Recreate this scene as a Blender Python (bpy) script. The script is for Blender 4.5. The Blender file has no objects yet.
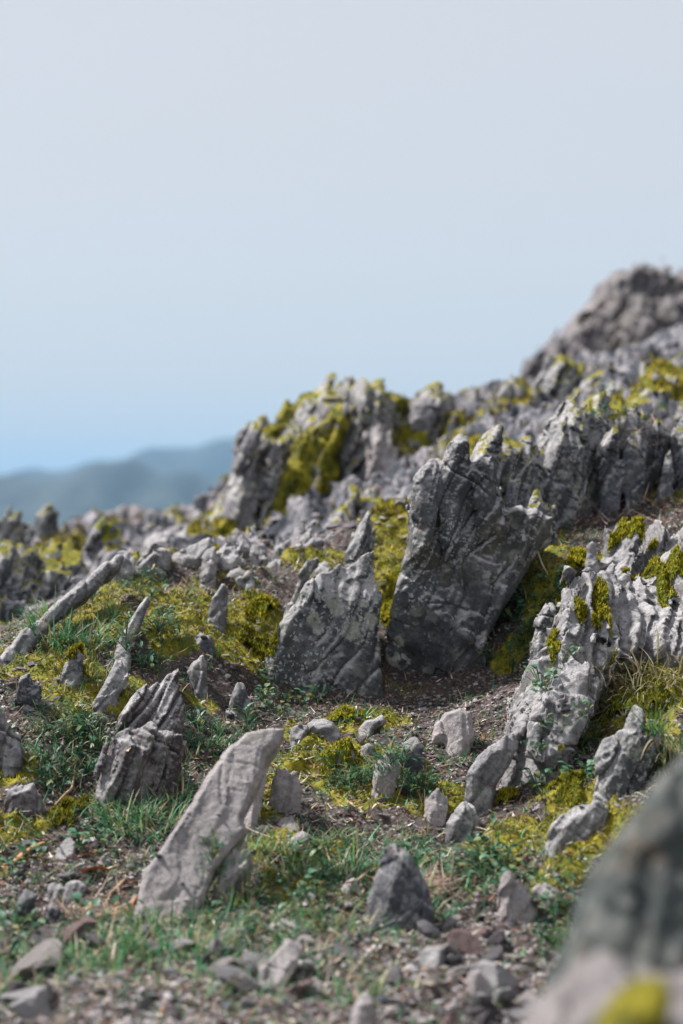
import bpy, math, random
import numpy as np
from mathutils import Vector
rng = np.random.default_rng(7); random.seed(7)
sc = bpy.context.scene
COL = sc.collection
# ------------------------------------------------------------------ camera, sky, sun, exposure
CAMZ = 0.60; FPX = 1991.0; CX, CY = 341.5, 512.0
cam = bpy.data.cameras.new('camera'); cam.lens = 70; cam.sensor_fit = 'VERTICAL'; cam.sensor_height = 36; cam.sensor_width = 24
cam.clip_start = 0.05; cam.clip_end = 60000
cam.dof.use_dof = True; cam.dof.focus_distance = 2.85; cam.dof.aperture_fstop = 3.8
co = bpy.data.objects.new('camera', cam); COL.objects.link(co)
co.location = (0, 0, CAMZ); co.rotation_euler = (math.radians(90), 0, 0); sc.camera = co
SUN_EL, SUN_AZ = math.radians(48), math.radians(-58)      # azimuth from +Y towards +X
w = bpy.data.worlds.new("World"); sc.world = w; w.use_nodes = True
wn = w.node_tree; bg = wn.nodes['Background']
sk = wn.nodes.new('ShaderNodeTexSky'); sk.sky_type = 'NISHITA'; sk.sun_disc = False
sk.sun_elevation = SUN_EL; sk.sun_rotation = SUN_AZ; sk.altitude = 0; sk.air_density = 1.0; sk.dust_density = 3.0; sk.ozone_density = 1.5
# thin high haze veils the blue of the clear sky
mu = wn.nodes.new('ShaderNodeMix'); mu.data_type = 'RGBA'; mu.inputs[0].default_value = 0.84; mu.inputs[7].default_value = (4.0, 4.0, 4.1, 1)
ns = wn.nodes.new('ShaderNodeTexNoise'); ns.inputs['Scale'].default_value = 2.2; ns.inputs['Detail'].default_value = 5; ns.inputs['Roughness'].default_value = .55
tcw = wn.nodes.new('ShaderNodeTexCoord'); mpw = wn.nodes.new('ShaderNodeMapping'); mpw.inputs['Scale'].default_value = (1, 1, 3.5); wn.links.new(tcw.outputs['Generated'], mpw.inputs[0]); wn.links.new(mpw.outputs[0], ns.inputs['Vector'])
mr = wn.nodes.new('ShaderNodeMapRange'); wn.links.new(ns.outputs['Fac'], mr.inputs[0]); mr.inputs[1].default_value = .3; mr.inputs[2].default_value = .7; mr.inputs[3].default_value = .79; mr.inputs[4].default_value = .91
wn.links.new(mr.outputs[0], mu.inputs[0])   # uneven thin cloud
wn.links.new(sk.outputs[0], mu.inputs[6]); wn.links.new(mu.outputs[2], bg.inputs[0]); bg.inputs[1].default_value = 0.10
sl = bpy.data.lights.new('sun', 'SUN'); sl.energy = 5.0; sl.angle = math.radians(5.0); sl.color = (1, 0.965, 0.93)
so = bpy.data.objects.new('sun', sl); COL.objects.link(so)
sd = Vector((math.sin(SUN_AZ)*math.cos(SUN_EL), math.cos(SUN_AZ)*math.cos(SUN_EL), math.sin(SUN_EL)))
so.rotation_euler = sd.to_track_quat('Z', 'Y').to_euler(); so.location = (-3, 2, 6)
sc.view_settings.view_transform = 'Standard'; sc.view_settings.look = 'None'
sc.view_settings.exposure = 0.85; sc.view_settings.gamma = 1.0; sc.view_settings.use_curve_mapping = False
sc.cycles.max_bounces = 5; sc.cycles.diffuse_bounces = 3; sc.cycles.glossy_bounces = 2; sc.cycles.transmission_bounces = 2
sc.cycles.volume_bounces = 0; sc.cycles.transparent_max_bounces = 8
# ------------------------------------------------------------------ numpy noise
TAB = np.random.default_rng(99).random(65536).astype(np.float32)*2-1
def hsh(i, j, k, s=0):
    h = (i.astype(np.int64)*73856093) ^ (j.astype(np.int64)*19349663) ^ (k.astype(np.int64)*83492791) ^ (s*2654435)
    h = (h ^ (h >> 13))*1274126177
    return TAB[(h ^ (h >> 16)) & 65535]
def vn(p, s=0):
    f = np.floor(p); t = (p-f).astype(np.float32); t = t*t*(3-2*t); i = f.astype(np.int64)
    x, y, z = i[:, 0], i[:, 1], i[:, 2]; tx, ty, tz = t[:, 0], t[:, 1], t[:, 2]
    def L(a, b, u): return a+(b-a)*u
    c = [[L(hsh(x, y+dy, z+dz, s), hsh(x+1, y+dy, z+dz, s), tx) for dy in (0, 1)] for dz in (0, 1)]
    return L(L(c[0][0], c[0][1], ty), L(c[1][0], c[1][1], ty), tz)
def fbm(p, o=3, s=0, g=0.5):
    r = 0; a = 1.0; n = 0
    for k in range(o):
        r = r+a*vn(p*(2.03**k)+k*7.31, s+k); n += a; a *= g
    return r/n*1.5
def xyz(x, y, z=0.0):
    x = np.asarray(x, float); return np.stack([x, np.asarray(y, float)+0*x, z+0*x], -1)
# ------------------------------------------------------------------ pixel <-> place
def at(px, py, d): return np.array([(px-CX)/FPX*d, d, CAMZ-(py-CY)/FPX*d])
CTRL = [(0,1024,1.9),(340,1024,1.9),(683,1024,1.85),(-300,1100,1.8),(1000,1050,1.7),(340,1500,.98),(-600,1500,.98),(1300,1500,.98),
 (0,930,2.25),(340,930,2.25),(600,930,2.2),(0,850,2.5),(200,850,2.5),(340,850,2.5),(480,850,2.48),(620,850,2.35),
 (0,790,2.62),(200,780,2.7),(340,780,2.72),(450,780,2.72),(600,800,2.5),(683,800,2.4),(60,740,2.75),(200,720,2.9),(340,715,2.97),
 (450,715,3.0),(530,760,2.75),(300,697,3.05),(400,694,3.08),(450,680,3.12),(470,658,3.13),(510,655,3.12),(500,615,3.19),(535,600,3.16),(562,545,3.25),(540,560,3.24),(610,500,3.6),(640,470,3.75),(600,480,3.68),
 (600,660,2.98),(640,580,3.2),(683,580,3.15),(683,670,2.8),(650,730,2.68),(760,650,2.8),(760,560,3.1),(900,500,3.3),(900,650,2.7),
 (30,700,2.85),(130,690,2.9),(50,655,3.0),(150,630,3.1),(220,650,3.1),(90,600,3.3),(170,585,3.35),(230,600,3.3),(150,562,3.45),(255,605,3.32),(270,660,3.15),
 (-60,690,2.9),(-30,660,3.5),(20,625,3.9),(60,600,4.0),(-80,640,4.0),(240,565,4.0),(300,560,4.1),(200,548,4.3),(100,555,4.8),(130,520,6.0),(180,518,6.0),(60,535,6.2),
 (0,548,5.5),(-200,560,5.5),(270,545,4.6),(330,553,4.3),(300,500,4.9),(285,455,5.2),(320,432,5.4),(370,402,5.6),(300,428,5.5),(222,530,5.2),(200,522,5.6),
 (400,485,4.4),(400,455,4.9),(440,445,4.9),(420,408,5.5),(480,404,5.6),(540,394,5.7),(450,480,4.2),(520,430,4.6),(600,405,4.6),(683,400,4.5),(600,375,5.4),
 (683,355,5.8),(560,385,5.5),(600,362,7.5),(683,335,8),(330,640,3.22),(400,600,3.38),(470,560,3.5),(400,512,3.7),(520,510,3.62)]
cw = [at(*c) for c in CTRL]
cw += [np.array(q) for q in [(-1.2,0,.08),(0,0,.1),(1.2,0,.12),(0,-2,.1),(-3,2,0.),(3,2,.7),(-3,5,-.8),(-1.6,7.5,-.4),(-.6,8.5,.1),(3,5,1.3),(4,9,1.9),(0,11,.2),(1.6,12,1.2),(-3,10,-1.5),(-2.,3.5,.1),(2,3.3,.75)]]
CW = np.array(cw)
def ker(r2): return np.sqrt(r2+0.06**2)
_d2 = ((CW[:, None, :2]-CW[None, :, :2])**2).sum(-1); n_ = len(CW)
A_ = np.zeros((n_+3, n_+3)); A_[:n_, :n_] = ker(_d2)-np.eye(n_)*0.004; A_[:n_, n_] = 1; A_[:n_, n_+1:] = CW[:, :2]; A_[n_, :n_] = 1; A_[n_+1:, :n_] = CW[:, :2].T
WT = np.linalg.solve(A_, np.concatenate([CW[:, 2], np.zeros(3)]))
def tps(x, y):
    x = np.asarray(x, float).ravel(); y = np.asarray(y, float).ravel(); out = np.zeros_like(x)
    for a in range(0, len(x), 60000):
        X = x[a:a+60000, None]; Y = y[a:a+60000, None]
        out[a:a+60000] = ker((X-CW[:, 0])**2+(Y-CW[:, 1])**2)@WT[:n_]+WT[n_]+X[:, 0]*WT[n_+1]+Y[:, 0]*WT[n_+2]
    return out
def sstep(t): t = np.clip(t, 0, 1); return t*t*(3-2*t)
def rocky(x, y):      # how much bare bedrock the ground is made of
    return sstep((y-3.75+.4*sstep((.05-x)/.15))/0.4)
def H(x, y):
    x = np.asarray(x, float).ravel(); y = np.asarray(y, float).ravel()
    r = np.hypot(x, y-4.0); wgt = 1-sstep((r-6.5)/14)
    out = -150*(1-np.exp(-np.maximum(r-3, 0)/600))-1.0 + 8*sstep((r-60)/400)*fbm(xyz(x/260, y/260), 3, 5)
    m = wgt > 0
    t = tps(x[m], y[m]); p = xyz(x[m], y[m]); rk = rocky(x[m], y[m])
    t = t + 0.012*fbm(p*9, 3, 11)*(1+rk) + 0.0045*fbm(p*42, 3, 12) + 0.0022*vn(p*150, 13)
    q = p*[22, 7, 1]+fbm(p*6, 2, 14)[:, None]*0.8; q[:, 0] += p[:, 1]*5
    t = t + rk*(0.032*hsh(np.floor(q[:, 0]), np.floor(q[:, 1]), np.floor(q[:, 2]), 3)+0.03*fbm(p*14, 3, 15))
    out[m] = out[m]*(1-wgt[m])+t*wgt[m]
    return out
def hit(px, py, dmin=1.5, dmax=9):
    """first place where the sight line through a pixel meets the bare ground"""
    d = np.arange(dmin, dmax, 0.01)
    x = (px-CX)/FPX*d; z = CAMZ-(py-CY)/FPX*d; g = tps(x, d)
    k = np.nonzero(z <= g)[0]
    return d[k[0]] if len(k) else None
# ------------------------------------------------------------------ materials
def newmat(name):
    m = bpy.data.materials.new(name); m.use_nodes = True; nt = m.node_tree
    b = nt.nodes['Principled BSDF']; b.inputs['Roughness'].default_value = 0.85; b.inputs['Specular IOR Level'].default_value = 0.25
    return m, nt, b
class N:
    def __init__(s, nt): s.nt = nt
    def n(s, t, **k):
        nd = s.nt.nodes.new('ShaderNode'+t)
        for a, v in k.items(): setattr(nd, a, v)
        return nd
    def l(s, a, b): s.nt.links.new(a, b)
    def noise(s, vec, sc_, det=4, rough=0.6, dist=0.0):
        nd = s.n('TexNoise'); nd.inputs['Scale'].default_value = sc_; nd.inputs['Detail'].default_value = det
        nd.inputs['Roughness'].default_value = rough; nd.inputs['Distortion'].default_value = dist
        if vec is not None: s.l(vec, nd.inputs['Vector'])
        return nd.outputs['Fac']
    def ramp(s, fac, lo, hi, a=0.0, b=1.0):
        nd = s.n('MapRange', interpolation_type='SMOOTHSTEP'); s.l(fac, nd.inputs[0])
        nd.inputs[1].default_value = lo; nd.inputs[2].default_value = hi; nd.inputs[3].default_value = a; nd.inputs[4].default_value = b
        return nd.outputs[0]
    def mul(s, a, b, op='MULTIPLY'):
        nd = s.n('Math', operation=op)
        for i, v in enumerate((a, b)):
            if isinstance(v, (int, float)): nd.inputs[i].default_value = v
            else: s.l(v, nd.inputs[i])
        return nd.outputs[0]
    def mix(s, f, a, b, bt='MIX'):
        nd = s.n('Mix', data_type='RGBA', blend_type=bt)
        for i, v in ((0, f), (6, a), (7, b)):
            if isinstance(v, (int, float)): nd.inputs[i].default_value = v
            elif isinstance(v, tuple): nd.inputs[i].default_value = v+(1,)
            else: s.l(v, nd.inputs[i])
        return nd.outputs[2]
    def mapping(s, vec, scale, rot=(0, 0, 0)):
        nd = s.n('Mapping'); s.l(vec, nd.inputs[0]); nd.inputs['Scale'].default_value = scale; nd.inputs['Rotation'].default_value = rot
        return nd.outputs[0]
    def objvec(s):
        tc = s.n('TexCoord'); oi = s.n('ObjectInfo'); c = s.n('CombineXYZ'); m = s.mul(oi.outputs['Random'], 40.0)
        for i in range(3): s.l(m, c.inputs[i])
        v = s.n('VectorMath', operation='ADD'); s.l(tc.outputs['Object'], v.inputs[0]); s.l(c.outputs[0], v.inputs[1]); return v.outputs[0]
MOSSY = (0.31, 0.265, 0.02); MOSSG = (0.11, 0.13, 0.012)
def rockmat(name, a=(0.20, 0.185, 0.195), b=(0.36, 0.335, 0.34), dark=0.35, olive=0.2, lich=0.4, moss=0.0, edge=0.6, sc_=1.0, streak=0.5):
    m, nt, bs = newmat(name); q = N(nt); v = q.objvec()
    c = q.mix(q.ramp(q.noise(v, 9*sc_, 6, .65), .35, .65), a, b)
    st = q.noise(q.mapping(v, (55*sc_, 30*sc_, 6*sc_), (0, math.radians(28), 0)), 1.0, 5, .65, .6)
    c = q.mix(q.mul(q.ramp(st, .5, .68), streak), c, tuple(x*.55 for x in a))
    c = q.mix(q.mul(q.ramp(q.noise(v, 6.5*sc_, 5, .7), .47, .62), olive), c, (0.10, 0.085, 0.04))
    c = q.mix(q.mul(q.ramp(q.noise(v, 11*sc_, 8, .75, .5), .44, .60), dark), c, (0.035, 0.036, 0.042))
    fine = q.noise(v, 190*sc_, 4, .7); c = q.mix(q.ramp(fine, .3, .7, .0, .5), c, tuple(x*.55 for x in a))
    # pale crust lichens in three sizes, with ragged rims
    wv = q.n('VectorMath', operation='ADD'); q.l(v, wv.inputs[0])
    nz = q.n('TexNoise'); nz.inputs['Scale'].default_value = 90; nz.inputs['Detail'].default_value = 4; q.l(v, nz.inputs['Vector'])
    sub = q.n('VectorMath', operation='SCALE'); q.l(nz.outputs['Color'], sub.inputs[0]); sub.inputs['Scale'].default_value = 0.02; q.l(sub.outputs[0], wv.inputs[1])
    for s_, th, colr, msc, mlo in ((30, .42, (0.40, 0.40, 0.33), 3.2, .48), (70, .38, (0.60, 0.585, 0.55), 4.5, .50), (150, .36, (0.52, 0.52, 0.49), 6, .50)):
        vo = q.n('TexVoronoi'); vo.inputs['Scale'].default_value = s_*sc_; q.l(wv.outputs[0], vo.inputs['Vector'])
        f = q.mul(q.ramp(vo.outputs['Distance'], th-.1, th+.02, 1, 0), q.ramp(q.noise(v, msc*sc_, 3), mlo, mlo+.08))
        c = q.mix(q.mul(f, lich), c, colr)
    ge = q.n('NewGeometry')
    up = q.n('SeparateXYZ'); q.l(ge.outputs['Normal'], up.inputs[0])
    lit_crust = q.mul(q.ramp(q.mul(up.outputs[2], q.mul(q.noise(v, 22*sc_, 6, .75), .9, 'SUBTRACT'), 'ADD'), -.2, .36), edge)  # pale lichen on upward faces, also painting the light on tops into the colour
    c = q.mix(lit_crust, c, q.mix(q.ramp(q.noise(v, 60*sc_, 5, .7), .3, .7), (0.30, 0.29, 0.30), (0.56, 0.54, 0.54)))
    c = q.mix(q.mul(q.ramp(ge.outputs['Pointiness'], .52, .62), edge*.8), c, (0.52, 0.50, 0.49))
    # hard edged dark and rusty crusts, finer than a finger nail
    c = q.mix(q.mul(q.ramp(q.noise(v, 70*sc_, 6, .75, .6), .56, .61), .15+dark*.7), c, (0.045, 0.043, 0.045))
    c = q.mix(q.mul(q.ramp(q.noise(v, 33*sc_, 6, .75, .8), .60, .66), .5), c, (0.15, 0.095, 0.06))
    if moss:
        f = q.mul(q.ramp(q.mul(up.outputs[2], q.mul(q.noise(v, 13*sc_, 5, .65), 1.0, 'SUBTRACT'), 'ADD'), .18-.35*moss, .30-.35*moss), 1.0)
        c = q.mix(f, c, q.mix(q.ramp(q.noise(v, 40*sc_, 5, .75), .38, .62), MOSSG, MOSSY))
    q.l(c, bs.inputs['Base Color'])
    h = q.mul(q.mul(q.noise(v, 60*sc_, 8, .75), q.mul(st, .8), 'ADD'), q.mul(fine, .35), 'ADD')
    bp = q.n('Bump'); bp.inputs['Strength'].default_value = 1.0; bp.inputs['Distance'].default_value = 0.010; q.l(h, bp.inputs['Height']); q.l(bp.outputs[0], bs.inputs['Normal'])
    return m
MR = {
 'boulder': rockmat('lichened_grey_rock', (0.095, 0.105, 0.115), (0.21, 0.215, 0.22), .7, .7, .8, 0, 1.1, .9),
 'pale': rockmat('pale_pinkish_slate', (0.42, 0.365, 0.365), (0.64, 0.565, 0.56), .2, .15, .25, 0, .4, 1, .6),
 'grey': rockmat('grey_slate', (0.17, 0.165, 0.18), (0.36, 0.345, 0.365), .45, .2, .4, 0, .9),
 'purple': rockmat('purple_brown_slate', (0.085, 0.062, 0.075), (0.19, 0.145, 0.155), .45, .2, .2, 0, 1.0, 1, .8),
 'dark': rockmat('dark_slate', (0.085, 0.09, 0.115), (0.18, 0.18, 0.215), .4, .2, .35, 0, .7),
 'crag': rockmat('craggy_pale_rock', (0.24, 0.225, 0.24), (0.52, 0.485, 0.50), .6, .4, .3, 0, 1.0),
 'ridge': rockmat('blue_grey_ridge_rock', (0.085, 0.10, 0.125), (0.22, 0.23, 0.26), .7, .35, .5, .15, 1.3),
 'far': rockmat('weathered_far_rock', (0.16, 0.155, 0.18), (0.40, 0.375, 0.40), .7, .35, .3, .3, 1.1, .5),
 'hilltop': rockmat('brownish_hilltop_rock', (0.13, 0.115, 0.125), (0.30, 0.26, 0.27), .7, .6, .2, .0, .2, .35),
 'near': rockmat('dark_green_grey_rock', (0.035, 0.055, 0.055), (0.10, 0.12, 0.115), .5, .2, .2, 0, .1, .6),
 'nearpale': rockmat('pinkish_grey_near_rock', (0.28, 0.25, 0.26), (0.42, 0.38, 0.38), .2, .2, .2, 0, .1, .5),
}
def mossmat():
    m, nt, bs = newmat('moss_bank'); q = N(nt); v = q.objvec()
    c = q.mix(q.ramp(q.noise(v, 22, 6, .75), .36, .62), (0.07, 0.085, 0.01), (0.48, 0.41, 0.03)); c = q.mix(q.ramp(q.noise(v, 12, 5, .7), .55, .68), c, (0.045, 0.05, 0.018))
    c = q.mix(q.ramp(q.noise(v, 9, 6, .75), .56, .62), c, q.mix(q.ramp(q.noise(v, 30, 5, .7), .4, .6), (0.10, 0.10, 0.11), (0.40, 0.38, 0.39)))
    q.l(c, bs.inputs['Base Color']); bp = q.n('Bump'); bp.inputs['Distance'].default_value = .02; q.l(q.noise(v, 70, 6, .8), bp.inputs['Height']); q.l(bp.outputs[0], bs.inputs['Normal']); return m
MR['moss'] = mossmat()
def groundmat():
    m, nt, bs = newmat('earth_and_grit'); q = N(nt)
    tc = q.n('TexCoord'); v = tc.outputs['Object']
    c = q.mix(q.ramp(q.noise(v, 12, 6, .7), .35, .65), (0.035, 0.027, 0.027), (0.09, 0.07, 0.066))
    vo = q.n('TexVoronoi'); vo.inputs['Scale'].default_value = 130; q.l(v, vo.inputs['Vector'])
    sp = q.n('SeparateColor'); q.l(vo.outputs['Color'], sp.inputs[0])
    c = q.mix(q.mul(q.ramp(sp.outputs[0], .62, .66), q.ramp(vo.outputs['Distance'], .3, .5, 1, 0)), c, (0.30, 0.26, 0.25))
    c = q.mix(q.mul(q.ramp(sp.outputs[1], .7, .74), q.ramp(vo.outputs['Distance'], .3, .5, 1, 0)), c, (0.13, 0.06, 0.04))
    c = q.mix(q.ramp(q.noise(v, 240, 4, .7), .45, .75), c, (0.16, 0.13, 0.12))
    at_r = q.n('Attribute', attribute_name='rocky'); at_m = q.n('Attribute', attribute_name='moss')
    rk = q.mix(q.ramp(q.noise(v, 14, 7, .75), .35, .65), (0.07, 0.08, 0.10), (0.36, 0.34, 0.36))
    rk = q.mix(q.ramp(q.noise(q.mapping(v, (14, 9, 3)), 1, 5, .7), .44, .56), rk, (0.045, 0.05, 0.065))
    c = q.mix(at_r.outputs['Fac'], c, rk)
    mo = q.mix(q.ramp(q.noise(v, 26, 6, .75), .38, .62), MOSSG, MOSSY)
    mo = q.mix(q.ramp(q.noise(v, 60, 4, .7), .55, .7), mo, (0.10, 0.06, 0.025))
    f = q.ramp(q.mul(at_m.outputs['Fac'], q.mul(q.noise(v, 30, 6, .75), .5, 'SUBTRACT'), 'ADD'), .32, .48)
    c = q.mix(f, c, mo)
    pos = q.n('SeparateXYZ'); q.l(v, pos.inputs[0])
    c = q.mix(q.ramp(pos.outputs[2], -3, -12), c, q.mix(q.ramp(q.noise(v, .01, 5), .4, .6), (0.04, 0.06, 0.03), (0.09, 0.10, 0.05)))
    q.l(c, bs.inputs['Base Color'])
    h = q.mul(q.mul(q.ramp(vo.outputs['Distance'], 0, .6, 1, 0), .6), q.noise(v, 90, 8, .8), 'ADD')
    bp = q.n('Bump'); bp.inputs['Strength'].default_value = 1; bp.inputs['Distance'].default_value = 0.006; q.l(h, bp.inputs['Height']); q.l(bp.outputs[0], bs.inputs['Normal'])
    return m
def leafmat(name, rough=0.6, trans=0.25, spec=.3):
    m, nt, bs = newmat(name); q = N(nt); a = q.n('Attribute', attribute_name='col')
    q.l(a.outputs['Color'], bs.inputs['Base Color']); bs.inputs['Roughness'].default_value = rough; bs.inputs['Specular IOR Level'].default_value = spec
    if trans:
        t = q.n('BsdfTranslucent'); q.l(a.outputs['Color'], t.inputs[0]); mx = q.n('MixShader'); mx.inputs[0].default_value = trans
        q.l(bs.outputs[0], mx.inputs[1]); q.l(t.outputs[0], mx.inputs[2]); q.l(mx.outputs[0], nt.nodes['Material Output'].inputs[0])
    return m
M_G = groundmat(); M_GR = leafmat('grass_blade'); M_MO = leafmat('moss_leaf', .8, .35, .1); M_WD = leafmat('weed_leaf', .5, .25); M_LI = leafmat('dry_litter', .9, .1, .1)
def stonemat():
    m, nt, bs = newmat('loose_stone'); q = N(nt); v = q.objvec(); a = q.n('Attribute', attribute_name='col')
    n1 = q.noise(v, 160, 5, .7)
    c = q.mix(q.ramp(n1, .3, .7), a.outputs['Color'], q.mix(.5, a.outputs['Color'], (0.05, 0.045, 0.045)))
    q.l(c, bs.inputs['Base Color']); bp = q.n('Bump'); bp.inputs['Distance'].default_value = .003; q.l(n1, bp.inputs['Height']); q.l(bp.outputs[0], bs.inputs['Normal'])
    return m
M_ST = stonemat()
# ------------------------------------------------------------------ mesh helpers
def mesh(name, V, F, mat, smooth=True, col=None, loc=None, ngon=None):
    me = bpy.data.meshes.new(name); V = np.asarray(V, np.float32); F = np.asarray(F, np.int32)
    if loc is not None: V = V-np.asarray(loc, np.float32)
    k = F.shape[1]; me.vertices.add(len(V)); me.vertices.foreach_set('co', V.ravel())
    me.loops.add(F.size); me.loops.foreach_set('vertex_index', F.ravel()); me.polygons.add(len(F))
    me.polygons.foreach_set('loop_start', np.arange(len(F), dtype=np.int32)*k); me.polygons.foreach_set('loop_total', np.full(len(F), k, np.int32))
    me.polygons.foreach_set('use_smooth', np.full(len(F), smooth)); me.update(calc_edges=True)
    if col is not None:
        ca = me.color_attributes.new('col', 'FLOAT_COLOR', 'POINT'); c4 = np.ones((len(V), 4), np.float32); c4[:, :3] = col; ca.data.foreach_set('color', c4.ravel())
    me.materials.append(mat); o = bpy.data.objects.new(name, me); COL.objects.link(o)
    if loc is not None: o.location = [float(t) for t in loc]
    return o
def tag(o, label=None, cat=None, group=None, kind=None):
    for k, v in (('label', label), ('category', cat), ('group', group), ('kind', kind)):
        if v: o[k] = v
    return o
def surface_nets(S, org, h):
    ins = S < 0; nx, ny, nz = S.shape
    c = np.zeros((nx-1, ny-1, nz-1), np.int8)
    for a in (0, 1):
        for b in (0, 1):
            for d in (0, 1): c += ins[a:nx-1+a, b:ny-1+b, d:nz-1+d]
    act = (c > 0) & (c < 8); idx = np.full(act.shape, -1, np.int32); I = np.argwhere(act); idx[act] = np.arange(len(I))
    acc = np.zeros((len(I), 3)); cnt = np.zeros(len(I))
    for ax in range(3):
        o2 = [k for k in range(3) if k != ax]
        for a in (0, 1):
            for b in (0, 1):
                p0 = I.copy(); p0[:, o2[0]] += a; p0[:, o2[1]] += b; p1 = p0.copy(); p1[:, ax] += 1
                s0 = S[tuple(p0.T)]; s1 = S[tuple(p1.T)]; m = (s0 < 0) != (s1 < 0)
                t = np.where(m, s0/np.where(m, s0-s1, 1), 0); q = p0.astype(float); q[:, ax] += t
                acc[m] += q[m]; cnt[m] += 1
    V = org+acc/cnt[:, None]*h; F = []
    for ax in range(3):
        u, v = [(1, 2), (2, 0), (0, 1)][ax]
        sl0 = [slice(1, -1)]*3; sl0[ax] = slice(0, -1); sl1 = list(sl0); sl1[ax] = slice(1, None)
        a0 = ins[tuple(sl0)]; a1 = ins[tuple(sl1)]
        for flip, mk in ((0, a0 & ~a1), (1, ~a0 & a1)):
            e = np.argwhere(mk)+1; e[:, ax] -= 1
            if not len(e): continue
            def g(du, dv):
                t = e.copy(); t[:, u] += du; t[:, v] += dv; return idx[tuple(t.T)]
            qd = np.stack([g(-1, -1), g(0, -1), g(0, 0), g(-1, 0)], 1)
            F.append(qd if not flip else qd[:, ::-1])
    return V, np.concatenate(F)
def poly_sdf(P, uu, vv):
    d = np.full(uu.shape, 1e9); ins = np.zeros(uu.shape, bool)
    for (x0, y0), (x1, y1) in zip(P, np.roll(P, -1, 0)):
        ex, ey = x1-x0, y1-y0; t = np.clip(((uu-x0)*ex+(vv-y0)*ey)/(ex*ex+ey*ey+1e-12), 0, 1)
        d = np.minimum(d, (uu-x0-t*ex)**2+(vv-y0-t*ey)**2)
        cr = ((y0 > vv) != (y1 > vv)) & (uu < (x1-x0)*(vv-y0)/((y1-y0)+1e-12)+x0); ins ^= cr
    d = np.sqrt(d); return np.where(ins, -d, d)
FOL = np.array([[0.84, 0.30, -0.45], [0.42, 0.12, 0.90], [-0.3, 0.94, 0.1]]); FOL /= np.linalg.norm(FOL, axis=1)[:, None]
class S:
    """one slab of rock: outline as seen from the path, plane through the foot, thickness, lean back, yaw"""
    def __init__(s, pts, T=.06, lean=.35, yaw=0., d=None, ch=None, sink=.05, dd=0., tap=.25):
        s.pts = np.array(pts, float); s.T, s.lean, s.yaw, s.sink, s.tap = T, lean, yaw, sink, tap; s.ch = ch if ch is not None else T*.2
        by = s.pts[:, 1].max(); bot = s.pts[s.pts[:, 1] > by-0.12*(by-s.pts[:, 1].min())-1]; s.bx = bot[:, 0].mean(); s.by = by
        s.d = d if d is not None else (hit(s.bx, by) or 5.0)
        s.d += dd
        O = at(s.bx, s.by, s.d)
        n = np.array([yaw, -1.0, lean]); n /= np.linalg.norm(n); U = np.cross([0, 0, 1.], n); U = -U/np.linalg.norm(U) if U[0] < 0 else U/np.linalg.norm(U)
        V = np.cross(n, U); V = V if V[2] > 0 else -V
        s.O, s.U, s.V, s.n = O, U, V, n; C0 = np.array([0, 0, CAMZ]); P = []
        for px, py in s.pts:
            r = np.array([(px-CX)/FPX, 1.0, -(py-CY)/FPX]); t = ((O-C0)@n)/(r@n); q = C0+r*t-O; P.append((q@U, q@V))
        P = np.array(P); hgt = P[:, 1].max()-P[:, 1].min(); lowm = P[:, 1] < P[:, 1].min()+0.2*hgt; P[lowm, 1] -= sink
        s.P = P
        cor = np.array([O+u*U+v*V+k*n for u in (P[:, 0].min(), P[:, 0].max()) for v in (P[:, 1].min(), P[:, 1].max()) for k in (0.01, -T)])
        s.lo, s.hi = cor.min(0), cor.max(0)
    def raster(s, h):
        P = s.P; m = 0.05; s.r0 = P.min(0)-m; s.rh = h; nu, nv = (np.ceil((P.max(0)+m-s.r0)/h)+2).astype(int)
        uu, vv = np.meshgrid(s.r0[0]+np.arange(nu)*h, s.r0[1]+np.arange(nv)*h, indexing='ij'); s.R = poly_sdf(P, uu, vv)
    def sdf(s, p, fac):
        q = p-s.O; u, v, n = q@s.U, q@s.V, q@s.n
        gu = np.clip((u-s.r0[0])/s.rh, 0, s.R.shape[0]-1.001); gv = np.clip((v-s.r0[1])/s.rh, 0, s.R.shape[1]-1.001)
        i, j = gu.astype(int), gv.astype(int); a, b = gu-i, gv-j; R = s.R
        D = (R[i, j]*(1-a)+R[i+1, j]*a)*(1-b)+(R[i, j+1]*(1-a)+R[i+1, j+1]*a)*b
        D = D + s.tap*np.maximum(-n-s.ch, 0)
        f = np.maximum(n, -n-s.T)
        for nn, off in fac:                      # broken facets on the front
            f = np.maximum(f, u*nn[0]+v*nn[1]+n*nn[2]-off)
        return np.maximum(np.maximum(D, f), (D+n)*.7071+s.ch*.55)
ROCKS = []
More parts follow.
